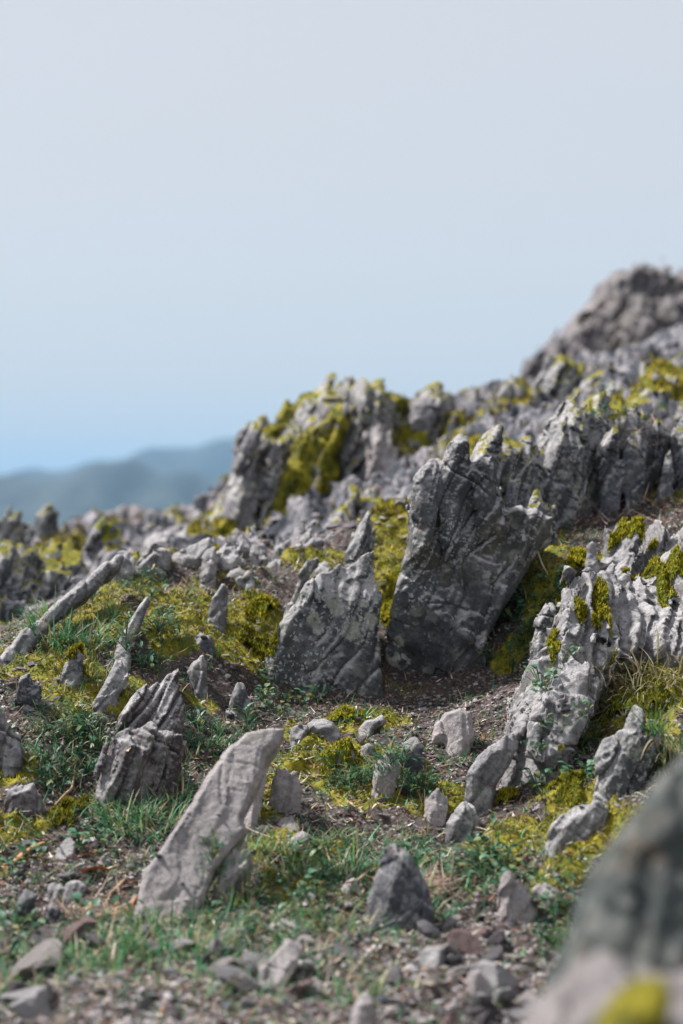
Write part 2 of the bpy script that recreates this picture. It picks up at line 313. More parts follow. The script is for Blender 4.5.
def rock(name, label, slabs, mat='grey', cat='rock', vox=1.7, amp=1.0, crag=1.0, lam=1.0, facets=2, group=None, seed=None):
    if isinstance(slabs, S): slabs = [slabs]
    seed = len(ROCKS)*13+5 if seed is None else seed; r = np.random.default_rng(seed)
    h = vox*slabs[0].d/FPX
    lo = np.min([s.lo for s in slabs], 0)-.012-2*h; hi = np.max([s.hi for s in slabs], 0)+.012+2*h
    n = np.ceil((hi-lo)/h).astype(int)+1
    if n.prod() > 8e6: h *= (n.prod()/8e6)**(1/3); n = np.ceil((hi-lo)/h).astype(int)+1
    g = np.stack(np.meshgrid(*[lo[k]+np.arange(n[k])*h for k in range(3)], indexing='ij'), -1).reshape(-1, 3)
    B = np.full(len(g), 1e9)
    for s in slabs:
        s.raster(h); fac = []; ext = s.P.max(0)-s.P.min(0); c = (s.P.max(0)+s.P.min(0))/2
        for k in range(facets):
            th = r.uniform(0, 2*math.pi); ti = r.uniform(.25, .75); nn = np.array([math.cos(th)*math.sin(ti), math.sin(th)*math.sin(ti), math.cos(ti)])
            rad = abs(nn[0])*ext[0]*.5+abs(nn[1])*ext[1]*.5
            fac.append((nn, c[0]*nn[0]+c[1]*nn[1]+rad*r.uniform(.25, .6)))
        B = np.minimum(B, s.sdf(g, fac))
    band = np.abs(B) < 0.022*amp*max(1, crag*.8)+3*h
    p = g[band]; sz = np.linalg.norm(hi-lo); k = min(1.0, (sz/.25)**.6)*amp
    w1 = np.stack([fbm(p*9, 2, 31), fbm(p*9+5, 2, 32), fbm(p*9+9, 2, 33)], 1)*.018
    q = (p+w1)@FOL.T
    l1 = q[:, 0]/.011; f = np.floor(l1); t = sstep((l1-f)*2.2-.6); z0 = np.zeros_like(f)
    lam_ = hsh(f, z0, z0, 41)*(1-t)+hsh(f+1, z0, z0, 41)*t
    def plates(cell, sd, amt):            # broken plates: every cell is a step with its own tilt
        u = q/np.array(cell)+np.array([0, 1, 2])*.37; fl = np.floor(u); fr = u-fl-.5; h0 = hsh(fl[:, 0], fl[:, 1], fl[:, 2], sd)
        return amt*(h0*.6+sum(hsh(fl[:, 0], fl[:, 1], fl[:, 2], sd+1+c_)*fr[:, c_] for c_ in range(3))*1.1)
    tz = np.clip((p[:, 2]-lo[2])/(hi[2]-lo[2]), 0, 1)**2
    l2 = q[:, 0]/.019+.6*fbm(p*5, 2, 71); f2 = np.floor(l2); fin = hsh(f2, z0, z0, 72)
    l3 = q[:, 0]/.034+.8*fbm(p*6, 2, 73); e3 = np.abs(l3-np.round(l3))*.034; g3 = np.clip(1-e3/.0035, 0, 1)*sstep(fbm(p*11, 2, 74)*2+.45)
    l4 = q[:, 1]/.075+.9*fbm(p*7, 2, 75); e4 = np.abs(l4-np.round(l4))*.075; g4 = np.clip(1-e4/.0032, 0, 1)*sstep(fbm(p*9, 2, 76)*2+.1)
    disp = k*(.0030*lam*lam_+.011*lam*crag*tz*fin+.013*crag*g3+.009*crag*g4+plates((.03, .10, .06), 42, .0070*crag)+plates((.012, .045, .028), 52, .0030*crag)
              +.0014*fbm(p*26, 3, 44)+.007*fbm(p*6.5, 2, 45)+.0010*fbm(p*95, 2, 46)+.0008*vn(p*210, 48))
    B[band] += disp-.002*k
    if (B < 0).sum() < 8: return None
    V, F = surface_nets(B.reshape(n), lo, h)
    loc = (V.min(0)+V.max(0))/2; loc[2] = V[:, 2].min()
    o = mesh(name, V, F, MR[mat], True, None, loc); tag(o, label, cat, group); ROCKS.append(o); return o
# ------------------------------------------------------------------ ground sheet
def axis(segs):
    out = []
    for a, b, h in segs: out.append(np.arange(a, b, h))
    return np.concatenate(out)
def grow(a, b, h, g=1.12):
    o = [a]; s = 1 if b > a else -1
    while (b-o[-1])*s > 0: o.append(o[-1]+s*h); h *= g
    return np.array(o)
gx = np.concatenate([grow(-1.1, -12000, .006, 1.09)[:0:-1], np.arange(-1.1, 1.25, .0045), grow(1.25, 12000, .006, 1.09)])
gy = np.concatenate([grow(1.5, -3000, .01, 1.1)[:0:-1], np.arange(1.5, 3.7, .005), np.arange(3.7, 6.3, .011), grow(6.3, 12000, .015, 1.07)])
# moss, grass and leaf regions are given where they lie on the ground
def region(px, py, rx, ry, dmin=1.5):
    d = hit(px, py, dmin); d = d or 5.0
    dn = hit(px, py+ry, dmin) or d-.1; df = hit(px, py-ry, dmin) or d+.2
    return ((px-CX)/FPX*d, d, rx/FPX*d, max(.03, min(.45, (df-dn)/2)))
MOSS_R = [(545,580,26,40),(505,660,24,12),(100,620,60,40),(60,560,40,20),(20,600,30,25),(180,610,50,30),(300,560,30,14),(460,470,40,16),(420,440,50,20),(520,405,24,8),(640,610,60,50),(655,745,30,30),(600,840,40,16),(140,780,40,12),(400,770,30,16),(440,800,40,16),(360,800,60,14),(380,725,40,8),(300,850,60,14),(500,830,50,20),(200,700,30,14),(70,720,40,10),(30,830,40,10),(560,880,40,14),(390,870,30,14),(250,625,42,45),(60,665,50,30),(30,640,20,16),(130,600,45,30),(200,592,36,16),(170,640,30,25),(262,800,22,34),(330,752,34,14),(345,790,28,16),(300,735,20,10),
 (560,790,40,30),(640,700,50,50),(18,772,24,14),(215,535,30,14),(130,515,45,12),(660,395,40,12),(560,565,18,40),
 (645,455,22,35),(390,520,22,25),(485,450,20,12),(350,770,60,22),(460,800,30,12),(600,640,50,40),(670,640,40,40),(90,800,40,20),(290,895,30,14),(640,860,40,30),(60,690,50,16),(120,575,50,12),(235,780,16,20)]
GRASS_R = [(60,925,80,20,.7),(300,940,60,20,.8),(100,965,110,20,.9),(200,930,80,16,.9),(600,950,40,20,.8),(520,880,30,20,.5),(400,850,40,20,.6),(280,860,40,14,.8),(150,945,150,24,1.),(335,862,62,24,1.),(250,900,50,30,.9),(60,640,34,14,.7),(150,820,60,24,.9),(60,760,60,20,.6),(390,785,42,16,.8),(460,890,34,22,.6),(590,925,50,24,.6),
 (95,880,60,14,.5),(345,985,34,16,.7),(90,735,50,18,.7),(470,860,40,24,.7),(560,740,40,26,.5),(20,850,30,20,.5),(200,745,40,16,.6),(110,670,30,18,.6),(240,1000,60,14,.4),(40,985,50,14,.3),(630,870,40,24,.6),(430,905,30,14,.6),(480,700,30,10,.3),(220,960,60,20,.7)]
MR_ = [region(*r) for r in MOSS_R]; GR_ = [region(*r[:4])+(r[4],) for r in GRASS_R]
def mask(x, y, regs):
    m = np.zeros(len(x))
    for r in regs:
        k = r[4] if len(r) > 4 else 1.0
        m = np.maximum(m, k*np.exp(-(((x-r[0])/r[2])**2+((y-r[1])/r[3])**2)*.8))
    return m
XX, YY = np.meshgrid(gx, gy, indexing='xy'); X, Y = XX.ravel(), YY.ravel()
mo_ = mask(X, Y, MR_)
def G(x, y, m=None):
    x = np.asarray(x, float).ravel(); y = np.asarray(y, float).ravel(); m = mask(x, y, MR_) if m is None else m
    p = xyz(x, y); mm = sstep((m+.5*fbm(p*30, 3, 21)+.45*fbm(p*9, 2, 27)-.38)*2.2)
    return H(x, y)+mm*(.004+.007*np.maximum(0, 1-2.2*np.abs(vn(p*28, 22)))+.006*vn(p*70, 23))
Z = G(X, Y, mo_); nxg, nyg = len(gx), len(gy)
ii = (np.arange(nyg-1)[:, None]*nxg+np.arange(nxg-1)[None, :]).ravel()
ground = mesh('ground', np.stack([X, Y, Z], 1), np.stack([ii, ii+1, ii+1+nxg, ii+nxg], 1), M_G); tag(ground, kind='structure')
for nm, val in (('rocky', rocky(X, Y)), ('moss', np.clip(mo_+.45*fbm(xyz(X, Y)*9, 2, 27)*(mo_ > .05)-.13, 0, 1))):
    a = ground.data.attributes.new(nm, 'FLOAT', 'POINT'); a.data.foreach_set('value', val.astype(np.float32))
# ------------------------------------------------------------------ far hills and haze
def hillmat():
    m, nt, bs = newmat('wooded_hillside'); q = N(nt); tc = q.n('TexCoord')
    q.l(q.mix(q.ramp(q.noise(tc.outputs['Object'], .012, 6, .7), .4, .6), (0.008, 0.018, 0.024), (0.03, 0.045, 0.045)), bs.inputs['Base Color']); return m
MH = hillmat()
def hill(y0, prof, dep, seed):
    xs = np.linspace(-3500, 4500, 500); pxs = CX+xs/y0*FPX
    top = (CY-np.interp(pxs, [p[0] for p in prof], [p[1] for p in prof]))/FPX*y0+CAMZ
    top = top+11*fbm(xyz(xs/260, seed), 4, seed)*(y0/3000)+9*fbm(xyz(xs/45, seed), 3, seed+1)
    ys = np.linspace(-1, 1, 61); V = []
    for t in ys:
        k = np.cos(t*math.pi/2)**1.2; z = -165+(top+165)*k + 18*fbm(xyz(xs/180, t*6), 4, seed+3)*k*(1-k)*2
        V.append(np.stack([xs, np.full_like(xs, y0+t*dep), z], 1))
    V = np.concatenate(V); i = (np.arange(60)[:, None]*500+np.arange(499)[None, :]).ravel()
    return tag(mesh('hill', V, np.stack([i, i+1, i+501, i+500], 1), MH), kind='structure')
hill(3000, [(-1200,500),(-300,492),(0,482),(60,476),(130,464),(200,470),(330,480),(700,500),(1500,505)], 1100, 61)
hill(5200, [(-1200,505),(-100,490),(60,474),(150,456),(230,440),(330,430),(500,430),(900,450),(1600,480)], 1500, 71)
def haze():
    x0, x1, y0, y1, z0, z1 = -12500, 12500, -3500, 12500, -175, 330
    V = [(x, y, z) for x in (x0, x1) for y in (y0, y1) for z in (z0, z1)]
    F = [(0, 1, 3, 2), (4, 6, 7, 5), (0, 4, 5, 1), (2, 3, 7, 6), (0, 2, 6, 4), (1, 5, 7, 3)]
    m = bpy.data.materials.new('hazy_air'); m.use_nodes = True; nt = m.node_tree; nt.nodes.remove(nt.nodes['Principled BSDF'])
    v = nt.nodes.new('ShaderNodeVolumePrincipled'); v.inputs['Density'].default_value = HAZE; v.inputs['Color'].default_value = (0.33, 0.62, 0.93, 1)
    nt.links.new(v.outputs[0], nt.nodes['Material Output'].inputs['Volume'])
    return tag(mesh('haze', V, F, m, False), 'thin pale blue haze over the valley', None, None, 'stuff')
HAZE = 1.15e-4
haze()
exec_marker = 0
# ------------------------------------------------------------------ rocks
# the two rocks close to the lens
rock('boulder','large dark grey boulder close in the bottom right corner, rising steeply out of the frame',
 S([(712,735),(684,775),(662,803),(640,828),(624,862),(614,905),(598,950),(582,990),(562,1030),(530,1400),(1150,1400),(1150,800),(900,700)],.35,.35,.25,d=1.14,ch=.05),'near','boulder',6,amp=.8,crag=.5,facets=3)
rock('lichened_boulder','pinkish grey boulder with a yellow lichen patch at the very bottom right edge',
 S([(505,1060),(530,1000),(560,968),(600,945),(640,948),(690,960),(760,950),(900,950),(900,1450),(470,1450)],.2,.5,0,d=1.0,ch=.04),'nearpale','boulder',6,amp=.8,crag=.5,facets=0)
# front stones
rock('standing_stone','dark grey triangular slate standing upright in the front grass',
 S([(368,932),(368,901),(374,873),(384,850),(392,845),(404,853),(418,869),(429,887),(433,908),(426,928),(400,938)],.05,.25,-.25),'dark','rock',1.5,.5,crag=.5)
rock('rock_slab','long smooth pale pinkish slab leaning to the right, largest stone of the lower left',
 [S([(130,922),(132,900),(145,868),(169,837),(194,802),(209,777),(227,751),(248,733),(270,728),(283,728),(276,742),(264,752),(262,770),(248,800),(242,820),(246,830),(232,845),(215,870),(190,905),(170,920),(150,922)],.035,.95,.2,d=2.27,ch=.006,sink=.03,tap=.05),
  S([(245,800),(248,775),(252,755),(268,735),(284,730),(276,748),(266,770),(262,790),(250,812)],.05,.5,.1,d=2.56)],'pale','rock',1.5,.45,crag=.3,lam=.6,facets=0)
rock('rock_nub','pale stone nub with a shaded underside at the lower right edge of the long slab',
 S([(214,903),(214,882),(222,860),(232,848),(244,848),(246,862),(236,876),(226,890)],.05,.6,-.3,dd=-.02),'pale','rock',1.5,.5)
rock('ribbed_rock','dark purple brown ribbed rock with a pale broken top, standing in grass at left',
 [S([(88,797),(95,770),(105,742),(108,728),(122,722),(150,722),(180,735),(181,770),(174,787),(150,802),(120,808)],.10,.18,.1,ch=.01),
  S([(118,745),(118,712),(130,697),(145,685),(160,674),(172,672),(174,690),(176,715),(181,740),(181,770),(150,780)],.08,.35,.1,d=2.76)],'purple','rock',1.5,.7,crag=.75,lam=2.2)
rock('leaning_blade','pinkish wedge blade leaning left just above the dark ribbed rock',
 S([(80,716),(95,695),(108,675),(118,655),(125,660),(133,678),(120,690),(100,705),(86,718)],.05,.5,.3),'grey','rock',1.6,.5)
rock('rock_rib','narrow pale rock rib running up the mossy mound from the pinkish wedge blade',
 S([(113,668),(116,650),(122,634),(134,612),(147,594),(151,597),(144,618),(132,642),(124,660),(118,670)],.03,.9,.1,ch=.006),'grey','rock',1.6,.5,crag=.6)
rock('rock_rib','short thin rib standing between yellow moss near the crest of the left mound',
 S([(160,606),(160,592),(163,580),(170,578),(170,592),(167,606)],.03,.6),'grey','rock',1.6,.5)
rock('edge_slab','long thin grey slab edging the left mound, slanting up from the left border',
 S([(-30,700),(-25,668),(0,653),(20,634),(45,611),(60,597),(85,579),(105,561),(118,552),(127,553),(125,567),(112,573),(97,590),(76,602),(52,626),(32,650),(10,676),(-8,704)],.045,.8,.8,d=2.90,ch=.008,sink=.05,tap=0),'grey','rock',1.7,.5,crag=.5,facets=0)
rock('crest_rock','small grey block at the top end of the long thin edge slab',
 S([(108,582),(111,560),(120,551),(130,556),(134,566),(132,582)],.06,.4,d=3.36),'crag','rock',1.8,.6)
rock('crest_rock','broad pale block with a scooped front on the crest of the left mound',
 S([(134,585),(137,562),(150,548),(160,544),(170,547),(173,556),(172,575),(166,585)],.08,.3,d=3.37),'crag','rock',1.8,.7,crag=1.3)
rock('crest_rock','flat topped rock overhanging dark hollow on the crest, right of the scooped block',
 S([(167,568),(176,552),(188,542),(203,538),(206,548),(200,560),(190,578),(170,580)],.08,.2,d=3.42),'crag','rock',1.8,.7)
rock('crest_rock','pointed pale rock on the mound crest directly above the upright finger stone',
 S([(192,588),(196,568),(202,552),(211,548),(219,560),(219,585),(206,590)],.06,.4,d=3.36),'crag','rock',1.8,.6)
rock('crest_rock','small pale knob on the crest just left above the rounded dome stone',
 S([(216,580),(220,560),(226,548),(232,546),(238,556),(236,574),(228,582)],.05,.4,d=3.42),'crag','rock',1.8,.6)
rock('crest_ledge','long low pale ledge joining the blocks along the crest of the left mound',
 S([(112,590),(114,568),(124,556),(136,560),(150,551),(172,553),(186,546),(204,546),(222,552),(238,558),(242,580),(240,592)],.08,.3,.05,d=3.43),'crag','rock',1.8,.9,crag=1.2,lam=1.3)
rock('dome_stone','rounded grey dome stone half sunk in bright moss left of the big boulders',
 S([(223,594),(225,577),(230,569),(238,566),(247,572),(254,592)],.05,.4,d=3.38),'grey','rock',1.7,.4,crag=.3)
rock('finger_stone','upright grey finger stone standing in moss below the dome stone',
 S([(203,622),(209,597),(221,581),(225,584),(225,630),(219,638),(210,632)],.04,.25,-.3),'grey','rock',1.6,.45,crag=.6)
rock('moss_stone','small pointed purple grey stone under the upright finger stone',
 S([(187,657),(191,640),(200,630),(208,637),(212,645),(210,657)],.04,.4),'dark','rock',1.6,.5)
rock('moss_stone','small pale block directly below the pointed purple grey stone in moss',
 S([(187,670),(194,660),(203,654),(206,668),(204,686),(195,692),(190,680)],.04,.4),'grey','rock',1.6,.5)
rock('moss_stone','dark narrow stone in moss left of the pinkish wedge blade',
 S([(57,692),(62,667),(72,648),(80,655),(78,672),(76,692)],.04,.3),'dark','rock',1.7,.5)
rock('moss_stone','forked grey rock near the left border above the purple trapezoid stone',
 S([(14,700),(20,680),(30,678),(34,686),(42,684),(42,700),(38,720),(20,718)],.06,.2,.1),'dark','rock',1.7,.9,crag=1.4)
rock('moss_stone','tiny pointed dark stone on the dirt left of the big boulder base',
 S([(226,716),(232,695),(241,680),(247,692),(251,704),(249,720)],.04,.3),'dark','rock',1.6,.5)
rock('side_rock','pale grey pointed rock cut off by the left border',
 S([(-28,772),(-22,720),(-8,700),(4,700),(12,718),(20,736),(30,754),(31,768),(5,775)],.08,.4,.2),'grey','rock',1.6,.6)
rock('trapezoid_stone','purple brown trapezoid stone with a pale flat top at the left border',
 S([(2,812),(9,790),(22,783),(34,780),(41,795),(46,813),(36,824),(12,824)],.06,.25,.1),'purple','rock',1.5,.45,crag=.5)
# stones of the middle ground
mid=[('standing_stone','tall pale leaning stone with warm brown front, centre of the grassy terrace',[(373,794),(376,764),(380,741),(389,737),(396,750),(400,768),(394,785),(383,799)],'pale',.04,.35),
('standing_stone','dark grey stump touching the right side of the tall pale leaning stone',[(398,776),(399,758),(403,744),(411,740),(420,749),(423,762),(413,774)],'dark',.05,.3),
('wedge_stone','pale angular stone with a shadowed right side in yellow moss below the stone row',[(320,771),(325,760),(334,752),(350,743),(354,753),(350,766),(338,771)],'pale',.05,.5),
('wedge_stone','pointed light stone at the left end of the row above the yellow moss',[(287,748),(290,730),(299,721),(307,725),(305,738),(297,748)],'grey',.05,.3),
('wedge_stone','rounded pale stone second in the row above the yellow moss',[(304,736),(307,723),(313,716),(324,715),(334,721),(341,736),(336,742),(315,742)],'grey',.05,.45),
('wedge_stone','flat pale stone with yellow lichen at the right end of the row above the moss',[(354,738),(357,725),(364,718),(380,714),(388,720),(374,727),(366,738)],'crag',.04,.6),
('bleached_rock','white bleached jagged rock lying on the brown dirt in front of the main boulder',[(433,740),(434,722),(445,711),(460,706),(468,712),(470,735),(466,751),(452,755),(446,738)],'pale',.05,.6),
('ridged_stone','pale crested stone with a dark right flank, beside the long slab on yellow moss',[(270,802),(274,781),(279,767),(288,765),(296,774),(298,790),(294,812),(280,818)],'pale',.05,.35),
('ridged_stone','low pale stone directly under the pale crested stone',[(256,838),(262,820),(275,812),(289,813),(296,826),(286,838)],'pale',.05,.6),
('sliver_stone','small pale tongue shaped stone at the foot of the ridge stones by the grass',[(279,852),(288,839),(298,832),(308,836),(301,847),(288,854)],'pale',.03,.7),
('peg_stone','small grey peg stone left of the tall pale leaning stone',[(360,758),(362,746),(368,743),(373,746),(372,759)],'grey',.03,.4),
('peg_stone','rough light stone with yellow moss on its right, between leaning stone and grey pyramid',[(423,820),(427,800),(437,787),(447,791),(446,803),(438,818)],'pale',.05,.4),
('pyramid_stone','warm grey pyramid stone at the foot of the right hand outcrop',[(441,834),(446,822),(457,806),(467,795),(475,806),(481,822),(471,834)],'grey',.06,.4),
('standing_stone','pale peach standing stone with a rounded point at lower right',[(499,918),(500,887),(503,870),(511,867),(520,882),(538,901),(543,914),(528,920)],'pale',.04,.3),
('flat_stone','flat cream stone with a dark gap beneath, right of the pale peach standing stone',[(531,888),(543,876),(559,884),(571,893),(556,896)],'pale',.04,.6),
('flat_stone','long beige slab stone propped in moss beneath the spotted rock',[(537,842),(553,825),(576,809),(597,801),(605,810),(601,828),(580,846),(556,852)],'crag',.07,.3),
('sliver_stone','flat pinkish sliver pointing right, lying in the gravel at bottom centre left',[(236,992),(255,973),(276,952),(290,938),(304,935),(299,955),(287,972),(262,982)],'pale',.02,1.6),
('sliver_stone','long low pinkish stone edge above the pinkish sliver',[(268,926),(280,916),(296,918),(314,930),(322,940),(300,938)],'pale',.03,.9),
('block_stone','light oblong block on the gravel below the dark triangular slate',[(422,972),(422,952),(430,948),(441,951),(443,972),(434,976)],'grey',.03,.5),
('block_stone','blurred pale stone at the bottom edge below the pinkish sliver',[(348,1034),(352,1005),(362,996),(374,1000),(380,1034)],'pale',.04,.5),
('block_stone','light curled stone in the gravel at bottom right of centre',[(468,985),(470,970),(480,967),(490,976),(496,996),(484,1004)],'pale',.03,.6),
('block_stone','pale stone on the left gravel just right of the curved brown bark strip',[(54,864),(57,850),(66,837),(72,842),(70,856),(62,866)],'grey',.03,.6),
('block_stone','round pale stone under the curved brown bark strip',[(26,876),(30,862),(39,855),(48,862),(47,876)],'grey',.03,.6),
('block_stone','flat blue grey stone in front of the orange dead leaf',[(62,896),(66,884),(78,880),(85,886),(78,896)],'dark',.03,.7),
('block_stone','blue grey stone touching the left of the flat blue grey stone',[(45,892),(46,881),(54,879),(62,888),(60,895)],'dark',.03,.6),
('block_stone','dark upright stub of stone at the left in front of the gravel',[(15,925),(17,900),(24,890),(32,898),(33,922)],'dark',.04,.3),
('block_stone','rounded dark stone right of the dark upright stub',[(42,922),(43,905),(52,899),(62,906),(62,922)],'dark',.04,.4),
('block_stone','small whitish stone amid orange moss between slab and triangular slate',[(305,912),(307,900),(314,893),(321,904),(320,914)],'pale',.03,.5),
('block_stone','pale round stone with a twig beside it, left of the triangular slate',[(343,898),(345,886),(353,881),(358,890),(355,900)],'pale',.03,.5),
('block_stone','brownish stub stone at the bottom, between long pale slab and pinkish sliver',[(205,965),(208,945),(216,932),(225,940),(224,965)],'purple',.03,.5),
]
for nm,lb,pts,mt,T,le in mid: rock(nm,lb,S(pts,T,le,random.uniform(-.3,.3)),mt,'rock' if 'rock' in nm else 'stone',1.5,.5,crag=.7)
# the central boulders
rock('wedge_boulder','big dark triangular boulder face at centre left, left half of the central pair',
 [S([(265,684),(268,660),(282,622),(295,606),(308,583),(317,573),(333,565),(338,557),(348,560),(362,549),(382,540),(381,560),(379,609),(380,647),(386,690),(320,700),(269,697)],.16,.3,.1,d=3.06,ch=.014,sink=.06)],'boulder','rock',1.7,.7,crag=.5,facets=1)
rock('thin_flake','thin dark upright flake pressed against the left side of the wedge boulder',
 S([(275,640),(283,617),(290,595),(298,570),(306,557),(316,548),(326,552),(324,562),(314,574),(300,600),(289,622),(281,645)],.05,.3,.1,d=3.17,ch=.008),'boulder','rock',1.7,.5)
rock('pointed_flake','pale edged flake standing behind the top of the wedge boulder',
 S([(343,575),(346,550),(351,533),(362,518),(371,511),(379,517),(378,540),(372,556),(368,575)],.07,.3,.1,d=3.35,ch=.02),'ridge','rock',1.7,.7)
rock('main_boulder','largest boulder at the centre with a dark speckled face and craggy pale top',
 [S([(378,690),(380,655),(384,640),(392,615),(401,583),(411,544),(416,526),(414,486),(417,472),(434,457),(444,462),(453,443),(468,438),(475,456),(488,459),(499,476),(504,509),(530,510),(556,514),(557,530),(548,538),(538,555),(527,573),(512,600),(494,628),(480,650),(464,672),(430,686),(395,696)],.2,.30,.12,d=3.08,ch=.012,sink=.06),
  S([(424,575),(414,545),(415,520),(413,486),(416,472),(425,462),(434,455),(441,470),(440,500),(436,540)],.08,.34,.25,d=3.115,ch=.012,sink=.0),
  S([(446,560),(440,520),(442,480),(448,455),(453,441),(464,436),(472,441),(474,470),(466,510),(458,545)],.08,.3,.2,d=3.13,ch=.014,sink=.0),
  S([(486,560),(476,520),(476,480),(480,458),(488,456),(497,468),(502,500),(508,530),(498,550)],.08,.3,.2,d=3.135,ch=.014,sink=.0),
  S([(522,570),(506,540),(506,512),(520,505),(540,509),(556,514),(552,532),(536,552)],.09,.4,.1,d=3.14,ch=.016,sink=.0)],'boulder','rock',1.6,.85,crag=.65,facets=2)
rock('finger_stone','jagged pillar with a pale pointed tip at the right shoulder of the main boulder',
 S([(526,552),(528,530),(530,500),(536,478),(544,480),(552,492),(559,508),(560,522),(556,545),(545,552)],.06,.3,.1,d=3.26),'ridge','rock',1.7,.9,crag=1.3)
# ridge behind the main boulder
rock('ridge_block','craggy bluish ridge block directly behind the top of the main boulder',
 [S([(474,540),(474,470),(478,440),(490,426),(506,420),(516,424),(528,416),(540,424),(546,440),(548,500),(546,540)],.2,.3,0,d=3.42),
  S([(476,500),(480,450),(490,430),(500,428),(506,450),(506,500)],.06,.25,.2,d=3.37,ch=.01),
  S([(508,520),(508,460),(516,432),(528,422),(536,436),(536,480),(530,520)],.07,.25,.2,d=3.36,ch=.01)],'ridge','rock',1.7,1.1,crag=1.2,lam=1.6)
rock('ridge_block','ridge block with a big pale tilted facet, middle of the shady ridge',
 [S([(536,520),(538,440),(548,418),(560,413),(572,402),(586,398),(594,402),(598,440),(598,520)],.2,.22,0,d=3.5),
  S([(588,480),(588,425),(592,392),(602,384),(614,388),(622,398),(624,420),(616,445),(606,480)],.12,.3,.2,d=3.53,ch=.02),
  S([(544,510),(546,460),(556,425),(574,410),(584,420),(584,470),(576,510)],.06,.2,.25,d=3.46,ch=.01)],'ridge','rock',1.7,1.1,crag=1.0,lam=1.4)
rock('ridge_block','dark fluted ridge block above the bed of dead twigs, right end of the shady ridge',
 [S([(592,530),(596,440),(602,424),(622,412),(636,405),(650,410),(664,418),(670,432),(664,455),(655,475),(648,500),(642,530)],.2,.2,-.05,d=3.54),
  S([(598,515),(600,455),(606,436),(618,432),(622,455),(620,515)],.06,.2,.1,d=3.49,ch=.01),
  S([(624,515),(626,450),(634,432),(646,436),(650,460),(640,515)],.06,.2,.1,d=3.49,ch=.01)],'ridge','rock',1.7,1.0,crag=.7,lam=1.2,seed=77)
rock('standing_fin','thin dark fin with a pale needle tip standing in green moss near the right border',
 S([(656,512),(658,480),(663,455),(669,444),(672,452),(673,485),(673,512)],.04,.2,-.2,d=3.5,ch=.008),'ridge','rock',1.7,.5)
rock('side_rock','dark upright slab cut off by the right border beside the thin fin',
 S([(672,510),(672,462),(676,436),(686,412),(720,400),(730,510)],.15,.2,0,d=3.55),'ridge','rock',1.7,.8)
# right hand outcrop
rock('outcrop','large pale craggy outcrop sloping down at right, splintered surface lit from above',
 [S([(486,803),(498,770),(511,730),(520,700),(526,676),(534,655),(548,644),(556,625),(566,596),(577,566),(592,552),(606,543),(640,540),(683,544),(760,565),(760,660),(683,655),(645,650),(618,655),(606,680),(596,706),(577,724),(560,755),(548,759),(538,748),(514,764)],.16,.95,.12,d=2.60,ch=.012,sink=.04,tap=.1),
  S([(540,765),(530,735),(538,700),(552,672),(572,655),(592,668),(596,694),(580,722),(560,757)],.06,.7,-.2,d=2.64,ch=.01,sink=.0),
  S([(590,600),(597,560),(620,540),(655,533),(690,538),(760,548),(760,600)],.1,.8,0,d=3.10)],'crag','rock',1.5,1.0,crag=1.5,lam=2.2,facets=2)
rock('outcrop_nub','dark fronted pointed nub standing on the pale outcrop amid moss',
 S([(609,662),(610,640),(613,627),(621,616),(636,620),(648,638),(655,654),(650,664)],.06,.35,-.1,d=2.86),'grey','rock',1.5,.8)
rock('outcrop_nub','small light nub on the upper left rim of the pale outcrop',
 S([(582,560),(584,543),(592,534),(601,541),(600,560)],.04,.4,0,d=3.13),'grey','rock',1.6,.6)
rock('outcrop_nub','second light nub right of the first on the upper rim of the pale outcrop',
 S([(602,556),(605,540),(606,525),(612,522),(618,534),(616,556)],.04,.4,0,d=3.16),'grey','rock',1.6,.6)
rock('lichened_block','dull lichened grey block against the upper left flank of the pale outcrop',
 S([(529,662),(531,640),(536,616),(546,598),(560,584),(568,595),(560,630),(550,648),(540,662)],.07,.35,.1,d=2.98),'boulder','rock',1.6,.7)
rock('leaning_blade','dark faced blade with a pale rim leaning at the lower left foot of the outcrop',
 S([(464,796),(468,770),(480,752),(503,736),(519,724),(523,742),(512,764),(497,783),(489,800)],.05,.25,.2,d=2.61,ch=.008),'ribbed' if 0 else 'grey','rock',1.5,.5,crag=.5)
rock('spotted_rock','grey rock blotched with round white lichens in moss at right',
 S([(600,800),(598,756),(605,739),(617,734),(626,728),(630,712),(636,702),(643,711),(648,732),(660,728),(666,748),(652,772),(642,800)],.08,.25,.0,d=2.49,ch=.012),'boulder','rock',1.5,.7,crag=.8)
